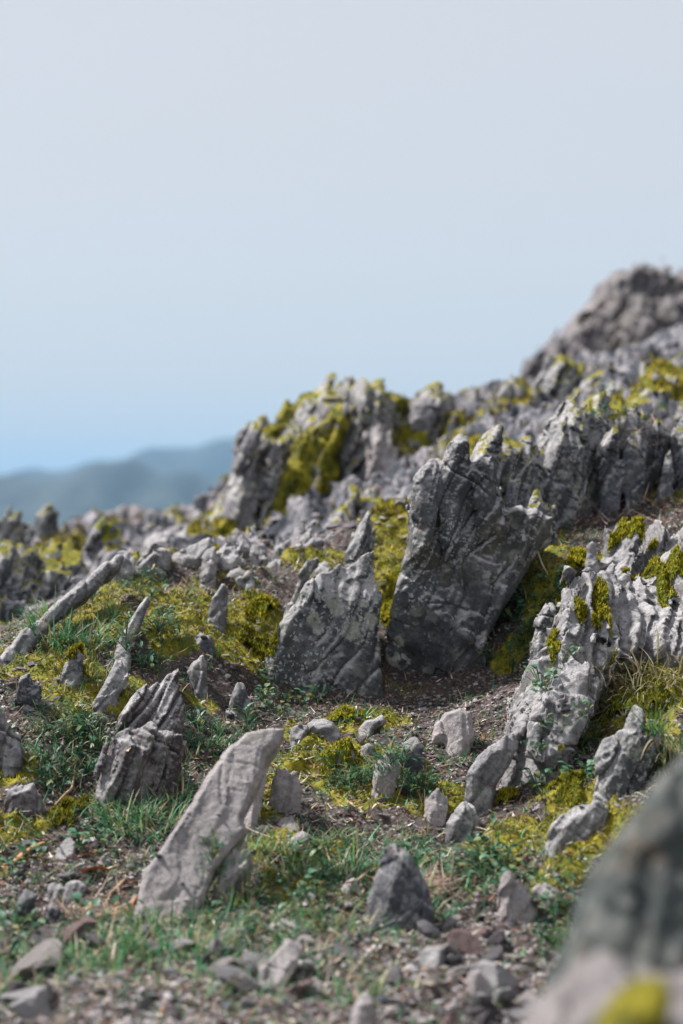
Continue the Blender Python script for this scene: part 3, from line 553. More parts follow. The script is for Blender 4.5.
# background outcrop and crests
bgR=[('background_shard','narrow blurred blade in moss right of the tall pale column',[(280,555),(289,520),(298,483),(308,487),(309,520),(302,550)],'far',.1,.3,4.75,.8),
('background_slab','pale leaning slab in the blurred middle distance left of the moss pad',[(316,556),(325,522),(338,500),(340,482),(352,472),(362,484),(364,502),(356,526),(344,556)],'far',.12,.4,4.1,.7),
('background_slab','pale block at the foot of the dark faced crag',[(352,520),(358,492),(366,486),(380,500),(382,520)],'far',.15,.4,4.3,.8),
('summit_rock','blurred grey cap rock on the highest point of the mossy outcrop',[(346,402),(351,386),(362,378),(380,380),(393,392),(396,402)],'far',.2,.4,4.93,.8),
('background_rock','blurred white blotched stone under the dark block of the mossy outcrop',[(368,446),(370,428),(380,422),(392,430),(392,446)],'pale',.05,.3,4.80,.8),
('skyline_rock','round dark lump alone on the skyline left of the far hilltop',[(498,402),(501,380),(510,372),(522,374),(529,384),(528,402)],'ridge',.2,.3,5.4,.7),
('skyline_rock','dark crag on the skyline in front of the left foot of the far hilltop',[(528,420),(540,378),(556,356),(572,346),(586,352),(600,362),(598,420)],'ridge',.3,.4,5.0,1.),
('skyline_rock','yellow lichened tilted slab below the dark skyline crag',[(556,425),(562,388),(580,366),(600,359),(622,364),(630,392),(610,425)],'far',.2,.7,4.85,.8),
('skyline_rock','bluish double peaked rocks under the far hilltop',[(598,425),(610,375),(622,360),(638,366),(650,352),(668,358),(676,380),(672,425)],'ridge',.3,.4,5.1,1.1),
('skyline_rock','bluish rock at the right border under the far hilltop',[(655,425),(664,372),(684,350),(740,345),(760,425)],'ridge',.3,.4,5.05,1.1),
('background_slab','broad pale sloping shelf at right between shady ridge and skyline rocks',[(576,440),(590,412),(612,392),(650,382),(690,395),(760,400),(760,450),(640,450)],'far',.3,1.1,4.35,1.),
('behind_rock','blurred rounded dark boulder at the left behind the mound',[(24,612),(28,560),(36,538),(50,527),(62,530),(74,546),(88,575),(100,605)],'ridge',.25,.3,4.0,.7),
('behind_rock','blurred broad dark boulder cut off by the left border behind the mound',[(-60,625),(-50,560),(-20,545),(0,540),(15,536),(32,547),(42,578),(46,620)],'ridge',.3,.3,3.95,.7),
('behind_rock','blurred leaning dark rock right of the rounded boulder behind the mound',[(84,590),(90,545),(96,526),(105,520),(118,532),(136,552),(150,575)],'far',.2,.3,4.3,.7),
('behind_rock','small round blurred stone alone on the far left edge of the slope',[(34,535),(36,514),(45,508),(55,512),(58,535)],'ridge',.15,.3,5.2,.5),
('behind_rock','blurred pale peak left of the mossy outcrop foot',[(156,548),(164,515),(175,500),(186,508),(196,535),(200,548)],'far',.2,.4,5.2,.8),
('behind_rock','blurred pale rock wedge between the pale peak and the tall column',[(190,556),(198,528),(214,508),(228,486),(240,500),(244,530),(236,556)],'far',.2,.4,4.8,.9),
('behind_rock','blurred low pale rock behind the crest blocks of the mound',[(136,560),(142,540),(156,528),(176,530),(190,545),(192,562)],'crag',.2,.5,4.4,.8),
('behind_rock','far flat brownish rock at the brow of the slope, in front of the blue hills',[(92,524),(98,510),(116,500),(140,498),(164,506),(170,524)],'hilltop',.3,.5,6.3,.6)]
rock('background_crag','broad blurred moss capped crag left of centre, steep fluted wall at its left end',
 [S([(226,540),(230,505),(238,463),(243,430),(252,420),(266,423),(284,410),(305,398),(332,389),(352,384),(385,386),(402,396),(440,396),(452,480),(390,500),(335,545),(280,562)],.6,.25,.15,d=4.85,ch=.08,sink=.2,tap=.05),
  S([(224,540),(230,500),(240,462),(245,430),(254,420),(264,428),(268,460),(262,500),(252,540)],.15,.12,.2,d=4.78,ch=.03,sink=.15),
  S([(255,540),(262,480),(268,445),(276,432),(284,446),(282,472),(272,510),(268,540)],.12,.12,.1,d=4.78,ch=.03,sink=.15),
  S([(338,500),(344,455),(350,428),(360,410),(372,410),(380,425),(386,460),(384,500)],.14,.2,.2,d=4.86,ch=.02),
  S([(385,500),(388,430),(392,412),(406,410),(412,400),(430,394),(444,400),(446,450),(440,490)],.16,.2,.0,d=4.9,ch=.03)],'far','rock',2.4,1.9,crag=1.1,lam=1.4,facets=1)
def bank(nm,lb,sl,vox=2.6,amp=1.6): rock(nm,lb,sl,'moss','moss',vox,amp,crag=1.0,lam=.6,facets=1)
bank('moss_bank','blurred bright yellow moss cap along the top of the background crag',[S([(250,436),(258,424),(285,408),(305,396),(332,386),(352,382),(380,384),(385,398),(350,404),(345,425),(320,440),(300,432),(275,430)],.35,.9,.15,d=4.96,ch=.02,sink=.0),S([(378,402),(392,394),(415,397),(418,408),(400,414),(380,412)],.2,.6,0,d=4.98,ch=.02,sink=0)])
bank('moss_bank','blurred green moss bank running down the front of the background crag',[S([(284,470),(292,440),(312,420),(340,408),(348,420),(340,450),(336,480),(324,505),(312,540),(288,556),(268,552),(266,520),(278,495)],.3,.45,.1,d=4.72,ch=.03,sink=.04)])
bank('moss_bank','blurred round moss clump at the foot of the background crag moss bank',[S([(300,545),(302,525),(312,518),(322,526),(324,545)],.08,.4,0,d=4.5,ch=.03)])
bank('moss_bank','blurred yellow moss clump left of the crag at the brow of the slope',[S([(212,552),(216,525),(224,510),(234,512),(242,535),(240,552)],.12,.4,0,d=4.7,ch=.03)])
bank('lichen_patch','blurred yellow lichen and moss patch on the near pinkish boulder',[S([(590,1045),(600,1010),(616,988),(640,974),(664,984),(664,1010),(640,1045)],.05,.5,0,d=.975,ch=.01)],5,1)
for nm,lb,pts,mt,T,le,d,cr in bgR: rock(nm,lb,S(pts,T,le,random.uniform(-.15,.15),d=d,sink=.12,ch=T*.2),mt,'rock',2.6,1.6,crag=cr)
rock('hilltop_crag','huge pale brown rock mass forming the far hilltop at the right',
 [S([(520,420),(530,360),(545,338),(560,322),(575,306),(590,288),(600,274),(620,263),(640,256),(655,260),(670,258),(684,262),(720,250),(780,243),(900,238),(900,420)],1.0,.5,.0,d=8.6,ch=.12,sink=.3),
  S([(600,420),(610,318),(640,288),(684,288),(760,278),(900,288),(900,420)],.8,.5,.0,d=8.3,ch=.1,sink=.3)],'hilltop','rock',3.0,2.4,crag=1.3,facets=0)
# smaller blocks filling the ridge crest and the slopes behind
def small_rocks(boxes):
    for (x0,x1,y0,y1,d,n,sz,mt,lb,grp,nm) in boxes:
        r=np.random.default_rng(int(x0*7+y0))
        for i in range(n):
            px=r.uniform(x0,x1); py=r.uniform(y0,y1); dd=hit(px,py,d-1.2,d+2.5) or d
            w_=sz*r.uniform(.6,1.4); h_=w_*r.uniform(.8,1.7); sk_=r.uniform(.1,.5)*h_
            a=[(-w_,h_*.3),(-w_*.8+sk_*.3,-h_*.4),(-w_*.2+sk_,-h_*1.1),(w_*.3+sk_,-h_*.95),(w_*.9,-h_*.2),(w_,h_*.3)]
            pts=[(px+u+r.uniform(-2,2),py+v+r.uniform(-2,2)) for u,v in a]
            rock(nm,lb,S(pts,w_/FPX*dd*1.8,r.uniform(.2,.7),r.uniform(-.4,.4),d=dd,sink=.04),mt,'rock',2.4,1.2,crag=1.2,group=grp)
small_rocks([(440,490,398,452,5.1,13,9,'far','blurred pale and grey block in the left half of the rubble ridge crest','rubble blocks, left part of the ridge crest','rubble_block'),
 (490,545,398,440,5.1,12,9,'far','blurred block in the rubble below the round dark skyline lump','rubble blocks below the skyline lump','rubble_block'),
 (395,470,430,470,5.0,8,8,'ridge','blurred grey block in the hollow behind the top of the main boulder','rubble blocks in the hollow','rubble_block'),
 (600,690,385,425,4.6,10,9,'far','blurred block on the pale shelf behind the shady ridge','blocks on the pale shelf','shelf_block'),
 (250,345,400,545,5.2,13,8,'far','small blurred grey rock poking from the yellow moss of the background outcrop','rocks poking from the outcrop moss','outcrop_rock'),
 (240,350,540,598,4.0,34,7,'crag','small blurred pale stone on the bare slope between mound and background outcrop','pale stones on the bare slope','slope_stone'),
 (0,235,530,560,5.0,9,9,'far','blurred grey rock on the brow of the slope at left','rocks along the left brow','brow_rock')])
# ROCKS_END
# ------------------------------------------------------------------ loose stones, litter and plants
bpy.context.view_layer.update(); DG = bpy.context.evaluated_depsgraph_get()
def down(x, y, z):
    ok, loc, nor, _, ob, _ = sc.ray_cast(DG, Vector((x, y, z)), Vector((0, 0, -1)), distance=1.0)
    return (loc, nor) if ok and ob.name != 'haze' else (None, None)
# where rocks cover the ground nothing should be scattered
RB = [(np.array([o.location.x, o.location.y]), max(o.dimensions.x, o.dimensions.y)) for o in ROCKS]
def patch(px, py, rx, ry, n, r):
    x, y, a, b = region(px, py, rx, ry); t = r.uniform(0, 2*math.pi, n); q = np.sqrt(r.random(n))
    return x+a*q*np.cos(t), y+b*q*np.sin(t)
def uniform_fan(n, y0, y1, r, u=.21):
    y = np.sqrt(r.random(n)*(y1**2-y0**2)+y0**2); return r.uniform(-u, u, n)*y, y
def normal(x, y):
    e = .01; g0 = G(x, y); nx = -(G(x+e, y)-g0)/e; ny = -(G(x, y+e)-g0)/e; n = np.stack([nx, ny, np.ones_like(nx)], 1)
    return g0, n/np.linalg.norm(n, axis=1)[:, None]
def hull_stone(seed, flat=.38, sub=2):
    """angular chip: a ball cut by random planes"""
    r = np.random.default_rng(seed); import bmesh
    bm = bmesh.new(); bmesh.ops.create_icosphere(bm, subdivisions=sub, radius=1.0); V = np.array([v.co[:] for v in bm.verts]); F = np.array([[v.index for v in f.verts] for f in bm.faces]); bm.free()
    for k in range(11):
        n = r.normal(size=3); n /= np.linalg.norm(n); off = r.uniform(.34, .8); d = V@n-off; V = V-np.maximum(d, 0)[:, None]*n
    V = V*np.array([1, r.uniform(.55, .9), flat*r.uniform(.7, 1.2)]); V += .012*r.normal(size=V.shape)
    return V, F
def stone_col(r, n):
    base = np.array([(.36,.335,.345), (.22,.21,.225), (.56,.51,.51), (.48,.44,.44), (.50,.48,.49), (.11,.12,.15), (.24,.165,.16), (.42,.38,.37), (.15,.13,.145), (.28,.27,.29)])
    return base[r.integers(0, len(base), n)]*r.uniform(.75, 1.2, (n, 1))
def rotm(yaw, tx, ty):
    c, s_ = np.cos(yaw), np.sin(yaw); z, o = np.zeros_like(c), np.ones_like(c)
    Rz = np.stack([c, -s_, z, s_, c, z, z, z, o], 1).reshape(-1, 3, 3); c, s_ = np.cos(tx), np.sin(tx)
    Rx = np.stack([o, z, z, z, c, -s_, z, s_, c], 1).reshape(-1, 3, 3); c, s_ = np.cos(ty), np.sin(ty)
    Ry = np.stack([c, z, s_, z, o, z, -s_, z, c], 1).reshape(-1, 3, 3); return Rz@Rx@Ry
def scatter_stones(name, x, y, size, r, label=None, sub=1):
    protos = [hull_stone(900+k, sub=sub) for k in range(10)]; g = G(x, y); C = stone_col(r, len(x)); Vs, Fs, Cs = [], [], []; off = 0
    R = rotm(r.uniform(0, 6.28, len(x)), r.normal(0, .3, len(x)), r.normal(0, .3, len(x))); pick = r.integers(0, 10, len(x))
    for k, (V, F) in enumerate(protos):
        m = np.nonzero(pick == k)[0]
        if not len(m): continue
        W = np.einsum('nij,vj->nvi', R[m], V)*size[m][:, None, None]+np.stack([x[m], y[m], g[m]+size[m]*.15], 1)[:, None]
        Vs.append(W.reshape(-1, 3)); Fs.append((F[None]+(np.arange(len(m))*len(V))[:, None, None]+off).reshape(-1, 3)); Cs.append(np.repeat(C[m], len(V), 0)); off += len(m)*len(V)
    return tag(mesh(name, np.concatenate(Vs), np.concatenate(Fs), M_ST, False, np.concatenate(Cs)), label, None, None, 'stuff')
r = np.random.default_rng(21)
def gravel_density(x, y):
    py = CY+(CAMZ-tps(x, y))*FPX/y; px = CX+x/y*FPX
    return np.clip((py-880)/90, 0, 1)*.9+.22+.45*np.exp(-((px-60)/80)**2-((py-885)/40)**2)+.25*((py > 690) & (py < 780) & (px > 400))+.3*((py < 700) & (px < 40))
x, y = uniform_fan(90000, 1.6, 3.6, r, .24); k = r.random(len(x)) < gravel_density(x, y)*(1-.6*mask(x, y, MR_))*(1-.4*mask(x, y, GR_)); x, y = x[k], y[k]
scatter_stones('gravel', x, y, np.exp(r.normal(math.log(.0030), .5, len(x))).clip(.0014, .010), r, 'fine grey and pinkish grit strewn over the earth')
x, y = uniform_fan(5000, 3.6, 6.2, r, .2); scatter_stones('scree', x, y, np.exp(r.normal(math.log(.009), .5, len(x))).clip(.004, .03), r, 'blurred loose rubble covering the slopes behind')
# single loose stones, copied from a dozen forms
PROT = []
for k in range(16):
    V, F = hull_stone(300+k, .42, 3); me_r = np.random.default_rng(k)
    V = V+.03*fbm(V*2.2+k*5, 3, k)[:, None]*V; c = stone_col(me_r, 1)
    PROT.append((V, F, c))
protos = []
zones = [((0, 683, 935, 1020), 120, 'loose angular stone on the gravel along the bottom of the picture', 'loose stones on the bottom gravel', .017),
         ((0, 140, 840, 935), 34, 'loose stone on the gritty patch at lower left near the dead leaf', 'loose stones by the dead leaf', .009),
         ((140, 620, 860, 940), 34, 'loose stone between grass and upright slates in the lower foreground', 'loose stones among the foreground grass', .007),
         ((290, 520, 690, 830), 44, 'loose stone on the brown dirt terrace below the main boulder', 'loose stones on the dirt terrace', .006),
         ((10, 300, 690, 840), 34, 'loose stone on the grassy ground around the ribbed rock', 'loose stones around the ribbed rock', .0065),
         ((20, 280, 570, 690), 34, 'loose stone on the mossy mound at left', 'loose stones on the mossy mound', .006),
         ((560, 660, 600, 840), 22, 'loose stone lying in the moss of the right hand outcrop', 'loose stones on the right outcrop', .006)]
for zi, ((x0, x1, y0, y1), n, lb, grp, sz) in enumerate(zones):
    for k in range(n):
        px, py = r.uniform(x0, x1), r.uniform(y0, y1); d = hit(px, py)
        if d is None: continue
        X0 = (px-CX)/FPX*d; loc, nor = down(X0, d, float(G([X0], [d])[0])+.35)
        if loc is None or nor.z < .5: continue
        sz_ = sz*math.exp(r.normal(0, .35)); pk = int(r.integers(0, 16))
        if len(protos) <= pk or True:
            key = 'p%d' % pk
        if key not in globals():
            V, F, c = PROT[pk]; o = mesh('loose_stone', V, F, M_ST, False, np.repeat(c, len(V), 0)); globals()[key] = o
        else:
            o = globals()[key].copy(); COL.objects.link(o)
        o.name = 'loose_stone'; o.location = (loc.x, loc.y, loc.z+sz_*.2); o.scale = (sz_*r.uniform(.8, 1.4), sz_*r.uniform(.8, 1.2), sz_*r.uniform(.8, 1.3))
        o.rotation_euler = (r.normal(0, .35), r.normal(0, .35), r.uniform(0, 6.28)); tag(o, lb, 'stone', grp)
# ribbons: every blade, stalk or chip of litter is a thin bent strip
def ribbons(x, y, z, L, wd, lean, az, bend, col, r, segs=3, up=None):
    n = len(x); ts = np.linspace(0, 1, segs+1); P = []
    ca, sa = np.cos(az), np.sin(az); wa = az+math.pi/2+r.normal(0, .5, n); cw_, sw_ = np.cos(wa), np.sin(wa)
    for t in ts:
        ang = lean+bend*t; hx = L*t*np.sin(lean+bend*t*.5); hz = L*t*np.cos(lean+bend*t*.5)
        c = np.stack([x+hx*ca, y+hx*sa, z+hz], 1); wt = wd*(1-.85*t**1.5)*.5
        P.append(c+np.stack([cw_*wt, sw_*wt, 0*wt], 1)); P.append(c-np.stack([cw_*wt, sw_*wt, 0*wt], 1))
    V = np.stack(P, 1).reshape(-1, 3); m = 2*(segs+1); b = (np.arange(n)*m)[:, None, None]
    F = np.array([[2*k, 2*k+1, 2*k+3, 2*k+2] for k in range(segs)])[None]+b
    return V, F.reshape(-1, 4), np.repeat(col, m, 0)
def pal(r, n, cols, w=None, j=.2):
    c = np.array(cols)[r.choice(len(cols), n, p=w)]; return c*np.exp(r.normal(0, j, (n, 1)))*np.exp(r.normal(0, .06, (n, 3)))
GCOL = [(.04,.16,.075), (.07,.25,.115), (.14,.25,.06), (.34,.30,.17), (.46,.38,.27)]
x, y = uniform_fan(190000, 1.6, 3.6, r, .24); gm = mask(x, y, GR_); p = xyz(x, y)
k = r.random(len(x)) < (gm*1.0+.17*(1-.7*np.exp(-((x-.12)/.22)**2-((y-3.08)/.1)**2)))*np.clip(.75+.9*fbm(p*20, 2, 77), .1, 1.4); x, y, gm = x[k], y[k], gm[k]; n = len(x)
V, F, c = ribbons(x, y, G(x, y)-.002, r.uniform(.008, .042, n)*(.6+.6*gm), r.uniform(.0012, .0028, n), np.abs(r.normal(.95, .4, n)), r.uniform(0, 6.28, n), r.normal(.6, .6, n), pal(r, n, GCOL, [.28, .26, .14, .17, .15]), r)
tag(mesh('grass', V, F, M_GR, True, c), 'short green and straw coloured grass covering the ground', None, None, 'stuff')
def tuft(px, py, n, L, spread, label, cols=None, dx=0., lean=.85, d=None):
    n = int(n*.75)
    r = np.random.default_rng(int(px*3+py)); d = d or hit(px, py) or 3; x0 = (px-CX)/FPX*d
    loc, nor = down(x0, d, float(G([x0], [d])[0])+.3); z0 = loc.z
    t = r.uniform(0, 6.28, n); q = spread*np.sqrt(r.random(n)); xs, ys = x0+q*np.cos(t), d+q*np.sin(t)*.8
    zs = np.array([(lambda h: h[0].z if h[0] is not None and abs(h[0].z-z0) < .05 else z0)(down(a, b, z0+.06)) for a, b in zip(xs, ys)])
    az = t+r.normal(0, .6, n) if not dx else r.normal(dx, .7, n)
    V, F, c = ribbons(xs, ys, zs-.003, L*1.4*r.uniform(.35, 1.15, n), r.uniform(.0014, .0030, n), np.abs(r.normal(lean, .4, n)), az, r.normal(.7, .4, n), pal(r, n, cols or GCOL, None if cols else [.32, .30, .14, .13, .11]), r, 4)
    tag(mesh('grass_tuft', V, F, M_GR, True, c, (x0, d, z0)), label, 'grass tuft')
STRAW = [(.34,.29,.17), (.42,.37,.26), (.14,.17,.06), (.26,.24,.12)]
tuft(345,872,420,.035,.045,'bright green grass tuft just left above the dark triangular slate')
tuft(300,880,260,.03,.035,'low green grass tuft left of the bright tuft by the triangular slate')
tuft(425,925,120,.028,.03,'small grass tuft at the right foot of the dark triangular slate')
tuft(390,788,260,.022,.035,'blue green grass tuft below the tall pale leaning stone')
tuft(235,905,260,.028,.035,'grass tuft under the shaded nub of the long pale slab')
tuft(150,835,300,.034,.04,'dark grass tuft in front of the ribbed rock, blades falling left')
tuft(120,825,220,.03,.04,'wiry grass tuft at the lower left foot of the ribbed rock')
tuft(180,805,220,.03,.03,'green tuft between ribbed rock and the long pale slab')
tuft(95,960,360,.032,.06,'blurred green grass clump at the lower left front')
tuft(170,955,380,.032,.06,'blurred green grass clump in front of the long pale slab')
tuft(55,645,420,.04,.045,'dark green drooping grass clump hanging over the left mound edge',lean=.9)
tuft(90,645,300,.035,.04,'grass clump right of the drooping clump on the left mound',lean=.9)
tuft(345,998,200,.025,.035,'small blurred tuft beside the pinkish sliver')
tuft(620,690,320,.045,.04,'pale straw grass clump draping over the right hand outcrop',STRAW,dx=-2.4,lean=1.0,d=2.8)
tuft(655,700,320,.045,.05,'dry yellowish grass clump at the right border of the outcrop',STRAW,dx=-2.,lean=1.0,d=2.78)
tuft(668,770,200,.05,.025,'long bladed drooping grass beside the spotted rock',GCOL,dx=-1.8,lean=.8)
tuft(455,760,90,.022,.02,'tiny grass tuft beside the white bleached rock')
tuft(595,935,240,.026,.04,'grass tuft right of the peach standing stone, near the blurred boulder')
tuft(355,722,90,.025,.02,'tiny spiky tuft at the top edge of the dirt terrace')
# moss leaflets on the ground
x, y = uniform_fan(420000, 1.9, 6.0, r, .22); mm = mask(x, y, MR_); k = r.random(len(x)) < np.clip((mm+.5*fbm(xyz(x, y)*30, 3, 21)+.45*fbm(xyz(x, y)*9, 2, 27)-.38)*1.8, 0.0, 1)
x, y = x[k], y[k]; n = len(x); far = 1+.8*(y > 3.7); ng = fbm(xyz(x, y)*16, 3, 91)
mc = pal(r, n, [(.33,.285,.025), (.46,.39,.035), (.10,.125,.015), (.045,.06,.012), (.17,.085,.03), (.22,.17,.10)], [.26, .17, .18, .12, .17, .10], .3)*np.clip(1.0+.5*ng, .5, 1.6)[:, None]
V, F, c = ribbons(x, y, G(x, y)-.001, r.uniform(.0035, .0075, n)*far, r.uniform(.0018, .0032, n)*far, np.abs(r.normal(.3, .35, n)), r.uniform(0, 6.28, n), r.normal(.3, .4, n), mc, r, 1)
tag(mesh('ground_moss', V, F, M_MO, True, c), 'yellow green moss carpet', None, None, 'stuff')
# moss cushions lying on the rocks and in the gaps between them
MPAL = [(.36,.31,.025), (.50,.43,.045), (.11,.13,.015), (.045,.06,.012)]
def cushion(px, py, d, rx, ry, hgt, label, bright=1.0, top=.12, tol=.012):
    """a lumpy pad lying on whatever is beneath it"""
    r = np.random.default_rng(int(px+py*7)); x0 = (px-CX)/FPX*d; zc = CAMZ-(py-CY)/FPX*d
    ax, ay = rx/FPX*d, ry; u = np.linspace(-1, 1, 33); U, W = np.meshgrid(u, u); th = np.arctan2(W, U); q = np.maximum(np.abs(U), np.abs(W)); U, W = q*np.cos(th), q*np.sin(th)
    x = x0+U*ax; y = d+W*ay; Zs = np.full(x.shape, np.nan)
    for i in range(33):
        for j in range(33):
            l, nn = down(x[i, j], y[i, j], zc+top)
            if l is not None and abs(l.z-zc) < top: Zs[i, j] = l.z
    med = np.nanmedian(Zs) if np.isfinite(Zs).any() else zc
    if tol: ctr = Zs[16, 16] if np.isfinite(Zs[16, 16]) else med; Zs = np.where(np.abs(Zs-ctr) < tol+.9*np.hypot(x-x0, y-d), Zs, np.nan)
    miss = ~np.isfinite(Zs); Zs = np.where(miss, med-.03, Zs)
    p = xyz(x.ravel(), y.ravel()); lump = (.55+.45*np.maximum(0, 1-2*np.abs(vn(p*45, 5)))+.3*vn(p*90, 6)).reshape(x.shape)
    Zt = Zs+hgt*np.sqrt(np.clip(1-q**2, 0, 1))*lump-.004*(q > .97)
    Vv = np.stack([x, y, Zt], -1).reshape(-1, 3); i = (np.arange(32)[:, None]*33+np.arange(32)[None]).ravel(); Fq = np.stack([i, i+1, i+34, i+33], 1)
    zz = Vv[Fq, 2]; keep = (zz.max(1)-zz.min(1)) < .05
    rim = (q.ravel() < .72+.75*fbm(np.stack([np.cos(th.ravel())*1.6, np.sin(th.ravel())*1.6, 0*q.ravel()+px], 1), 3, 8)); keep &= rim[Fq].all(1)
    if tol: keep &= ~miss.ravel()[Fq].any(1)&((zz.max(1)-zz.min(1)) < .012)
    if keep.sum() < 12: return
    Fq = Fq[keep]
    cb = np.array(MPAL)[2]*bright*np.ones((len(Vv), 3))*np.clip(1+.6*fbm(p*60, 2, 7), .4, 1.8)[:, None]
    n = 1500; fi = r.integers(0, len(Fq), n); a, b = r.random((2, n, 1)); Q = Vv[Fq[fi]]; P = (Q[:, 0]*(1-a)+Q[:, 1]*a)*(1-b)+(Q[:, 3]*(1-a)+Q[:, 2]*a)*b
    sc_ = d/2.8
    V2, F2, c2 = ribbons(P[:, 0], P[:, 1], P[:, 2]-.001, r.uniform(.003, .0065, n)*sc_, r.uniform(.0018, .003, n)*sc_, np.abs(r.normal(.4, .4, n)), r.uniform(0, 6.28, n), r.normal(.3, .3, n), pal(r, n, MPAL, [.36, .26, .25, .13])*bright, r, 1)
    tag(mesh('moss_cushion', np.concatenate([Vv, V2]), np.concatenate([Fq, F2+len(Vv)]), M_MO, True, np.concatenate([cb, c2]), (x0, d, float(med))), label, 'moss')
cushion(392,515,3.32,20,.05,.02,'bright yellow green moss pad filling the gap between wedge boulder and main boulder',1.1,.2,0)
cushion(398,500,3.42,18,.05,.02,'upper part of the bright moss in the gap, behind the pointed flake',1.15,.2,0)
cushion(394,545,3.22,14,.05,.016,'darker lower moss tongue hanging in the gap between the two boulders',.8,.2,0)
cushion(484,448,3.3,15,.05,.014,'small bright moss pad on top of the main boulder crag',1.0,.1)
cushion(320,535,4.05,8,.05,.02,'moss spot beside the thin dark flake',.9)
cushion(566,562,3.16,16,.06,.016,'bright yellow moss at the upper left edge of the pale outcrop',1.15)
cushion(548,585,3.1,12,.06,.016,'green moss strip against the lichened block of the outcrop',.9)
cushion(585,552,3.2,18,.04,.014,'bright moss on the upper rim of the outcrop between light nubs',1.2)
cushion(632,550,3.16,26,.03,.01,'long thin yellow moss streak on the upper face of the outcrop',1.2)
cushion(660,630,2.95,28,.07,.016,'orange yellow moss patch right of the dark fronted nub',1.05)
cushion(600,655,2.87,16,.05,.014,'yellow moss patch left under the dark fronted nub',1.05)
cushion(582,622,2.85,9,.03,.01,'small yellow moss dot on the splintered outcrop face',1.1)
cushion(554,645,2.8,7,.03,.01,'tiny yellow moss dot low on the splintered outcrop face',1.1)
cushion(620,735,2.62,16,.04,.014,'dark green moss left of the spotted rock',.7)
cushion(640,690,2.75,34,.08,.018,'mossy turf pad below the dark fronted nub at right',.75)
cushion(573,790,2.58,24,.06,.016,'moss behind the long beige slab stone at right',.8)
cushion(505,793,2.63,16,.03,.012,'bright moss at the toe of the outcrop by the leaning blade',1.0)
cushion(345,735,2.95,24,.03,.010,'yellow moss between the row of light stones on the terrace',1.1)
cushion(340,765,2.78,26,.04,.010,'yellow moss patch around the wedge stones on the terrace',1.1)
cushion(258,632,3.12,26,.08,.022,'thick dark green moss cushion right of the upright finger stone',.75)
cushion(262,600,3.28,24,.06,.018,'bright moss cushion below the dome stone',1.0)
cushion(70,815,2.58,24,.05,.012,'olive moss hummock left of the ribbed rock foot',.6)
cushion(82,690,2.9,16,.05,.018,'olive moss hummock above the left grass, near the pinkish wedge blade',.75)
cushion(150,566,3.5,12,.05,.014,'golden moss between the crest blocks of the mound',1.0)
cushion(212,556,3.6,10,.04,.012,'orange moss spot on the crest near the pointed pale rock',1.0)
cushion(655,585,3.08,26,.07,.014,'yellow moss patch high on the outcrop near the right border',1.1)
cushion(625,600,3.0,14,.05,.012,'small moss patch in the middle of the outcrop upper face',1.0)
cushion(565,770,2.6,20,.05,.014,'green moss hummock at the toe of the outcrop, left of the spotted rock',.85)
cushion(215,535,4.3,20,.08,.02,'blurred moss hummock on the slope behind the mound crest',1.0)
cushion(660,470,3.7,16,.06,.02,'green moss behind the thin dark fin at the right',.8)
# leafy weeds: a rosette of small rounded leaves on stalks
def weed_mesh(seed, kind):
    r = np.random.default_rng(seed); V, F, C = [], [], []
    nl = int(r.integers(9, 18)) if kind == 0 else int(r.integers(16, 28))
    for k in range(nl):
        az = r.uniform(0, 6.28); reach = r.uniform(.2, 1)*.022; hz = r.uniform(.004, .02); c0 = np.array([math.cos(az)*reach, math.sin(az)*reach, hz])
        L = r.uniform(.005, .0095) if kind == 0 else r.uniform(.007, .014); W = L*(r.uniform(.65, .9) if kind == 0 else .28); tilt = r.uniform(-.3, .7); ad = az+r.normal(0, .5)
        f = np.array([math.cos(ad)*math.cos(tilt), math.sin(ad)*math.cos(tilt), math.sin(tilt)]); s_ = np.cross(f, [0, 0, 1]); s_ /= np.linalg.norm(s_); u = np.cross(s_, f)
        b = len(V); prof = [(-1, 0), (-.6, .75), (0, 1), (.6, .7), (1, 0)]; col = np.array([(.045,.13,.075), (.085,.20,.12), (.13,.19,.07), (.035,.09,.045), (.26,.22,.08)][min(4, int(r.integers(0, 9))//2)])*r.uniform(.7, 1.25)
        for t, wv in prof:
            m = c0+f*L*t*.5-u*L*.1*t*t
            for sg in (-1, 0, 1): V.append(m+s_*sg*W*.5*wv+u*abs(sg)*W*.12*wv); C.append(col)
        for a in range(4):
            for q in range(2): F.append([b+a*3+q, b+a*3+q+1, b+a*3+q+4, b+a*3+q+3])
        b = len(V); e = c0-f*L*.5
        for pnt in ((0, 0, 0), e): V += [np.array(pnt)+np.array([.0004, 0, 0]), np.array(pnt)-np.array([.0004, 0, 0])]; C += [col*.8]*2
        F.append([b, b+1, b+3, b+2])
    return np.array(V), np.array(F), np.array(C)
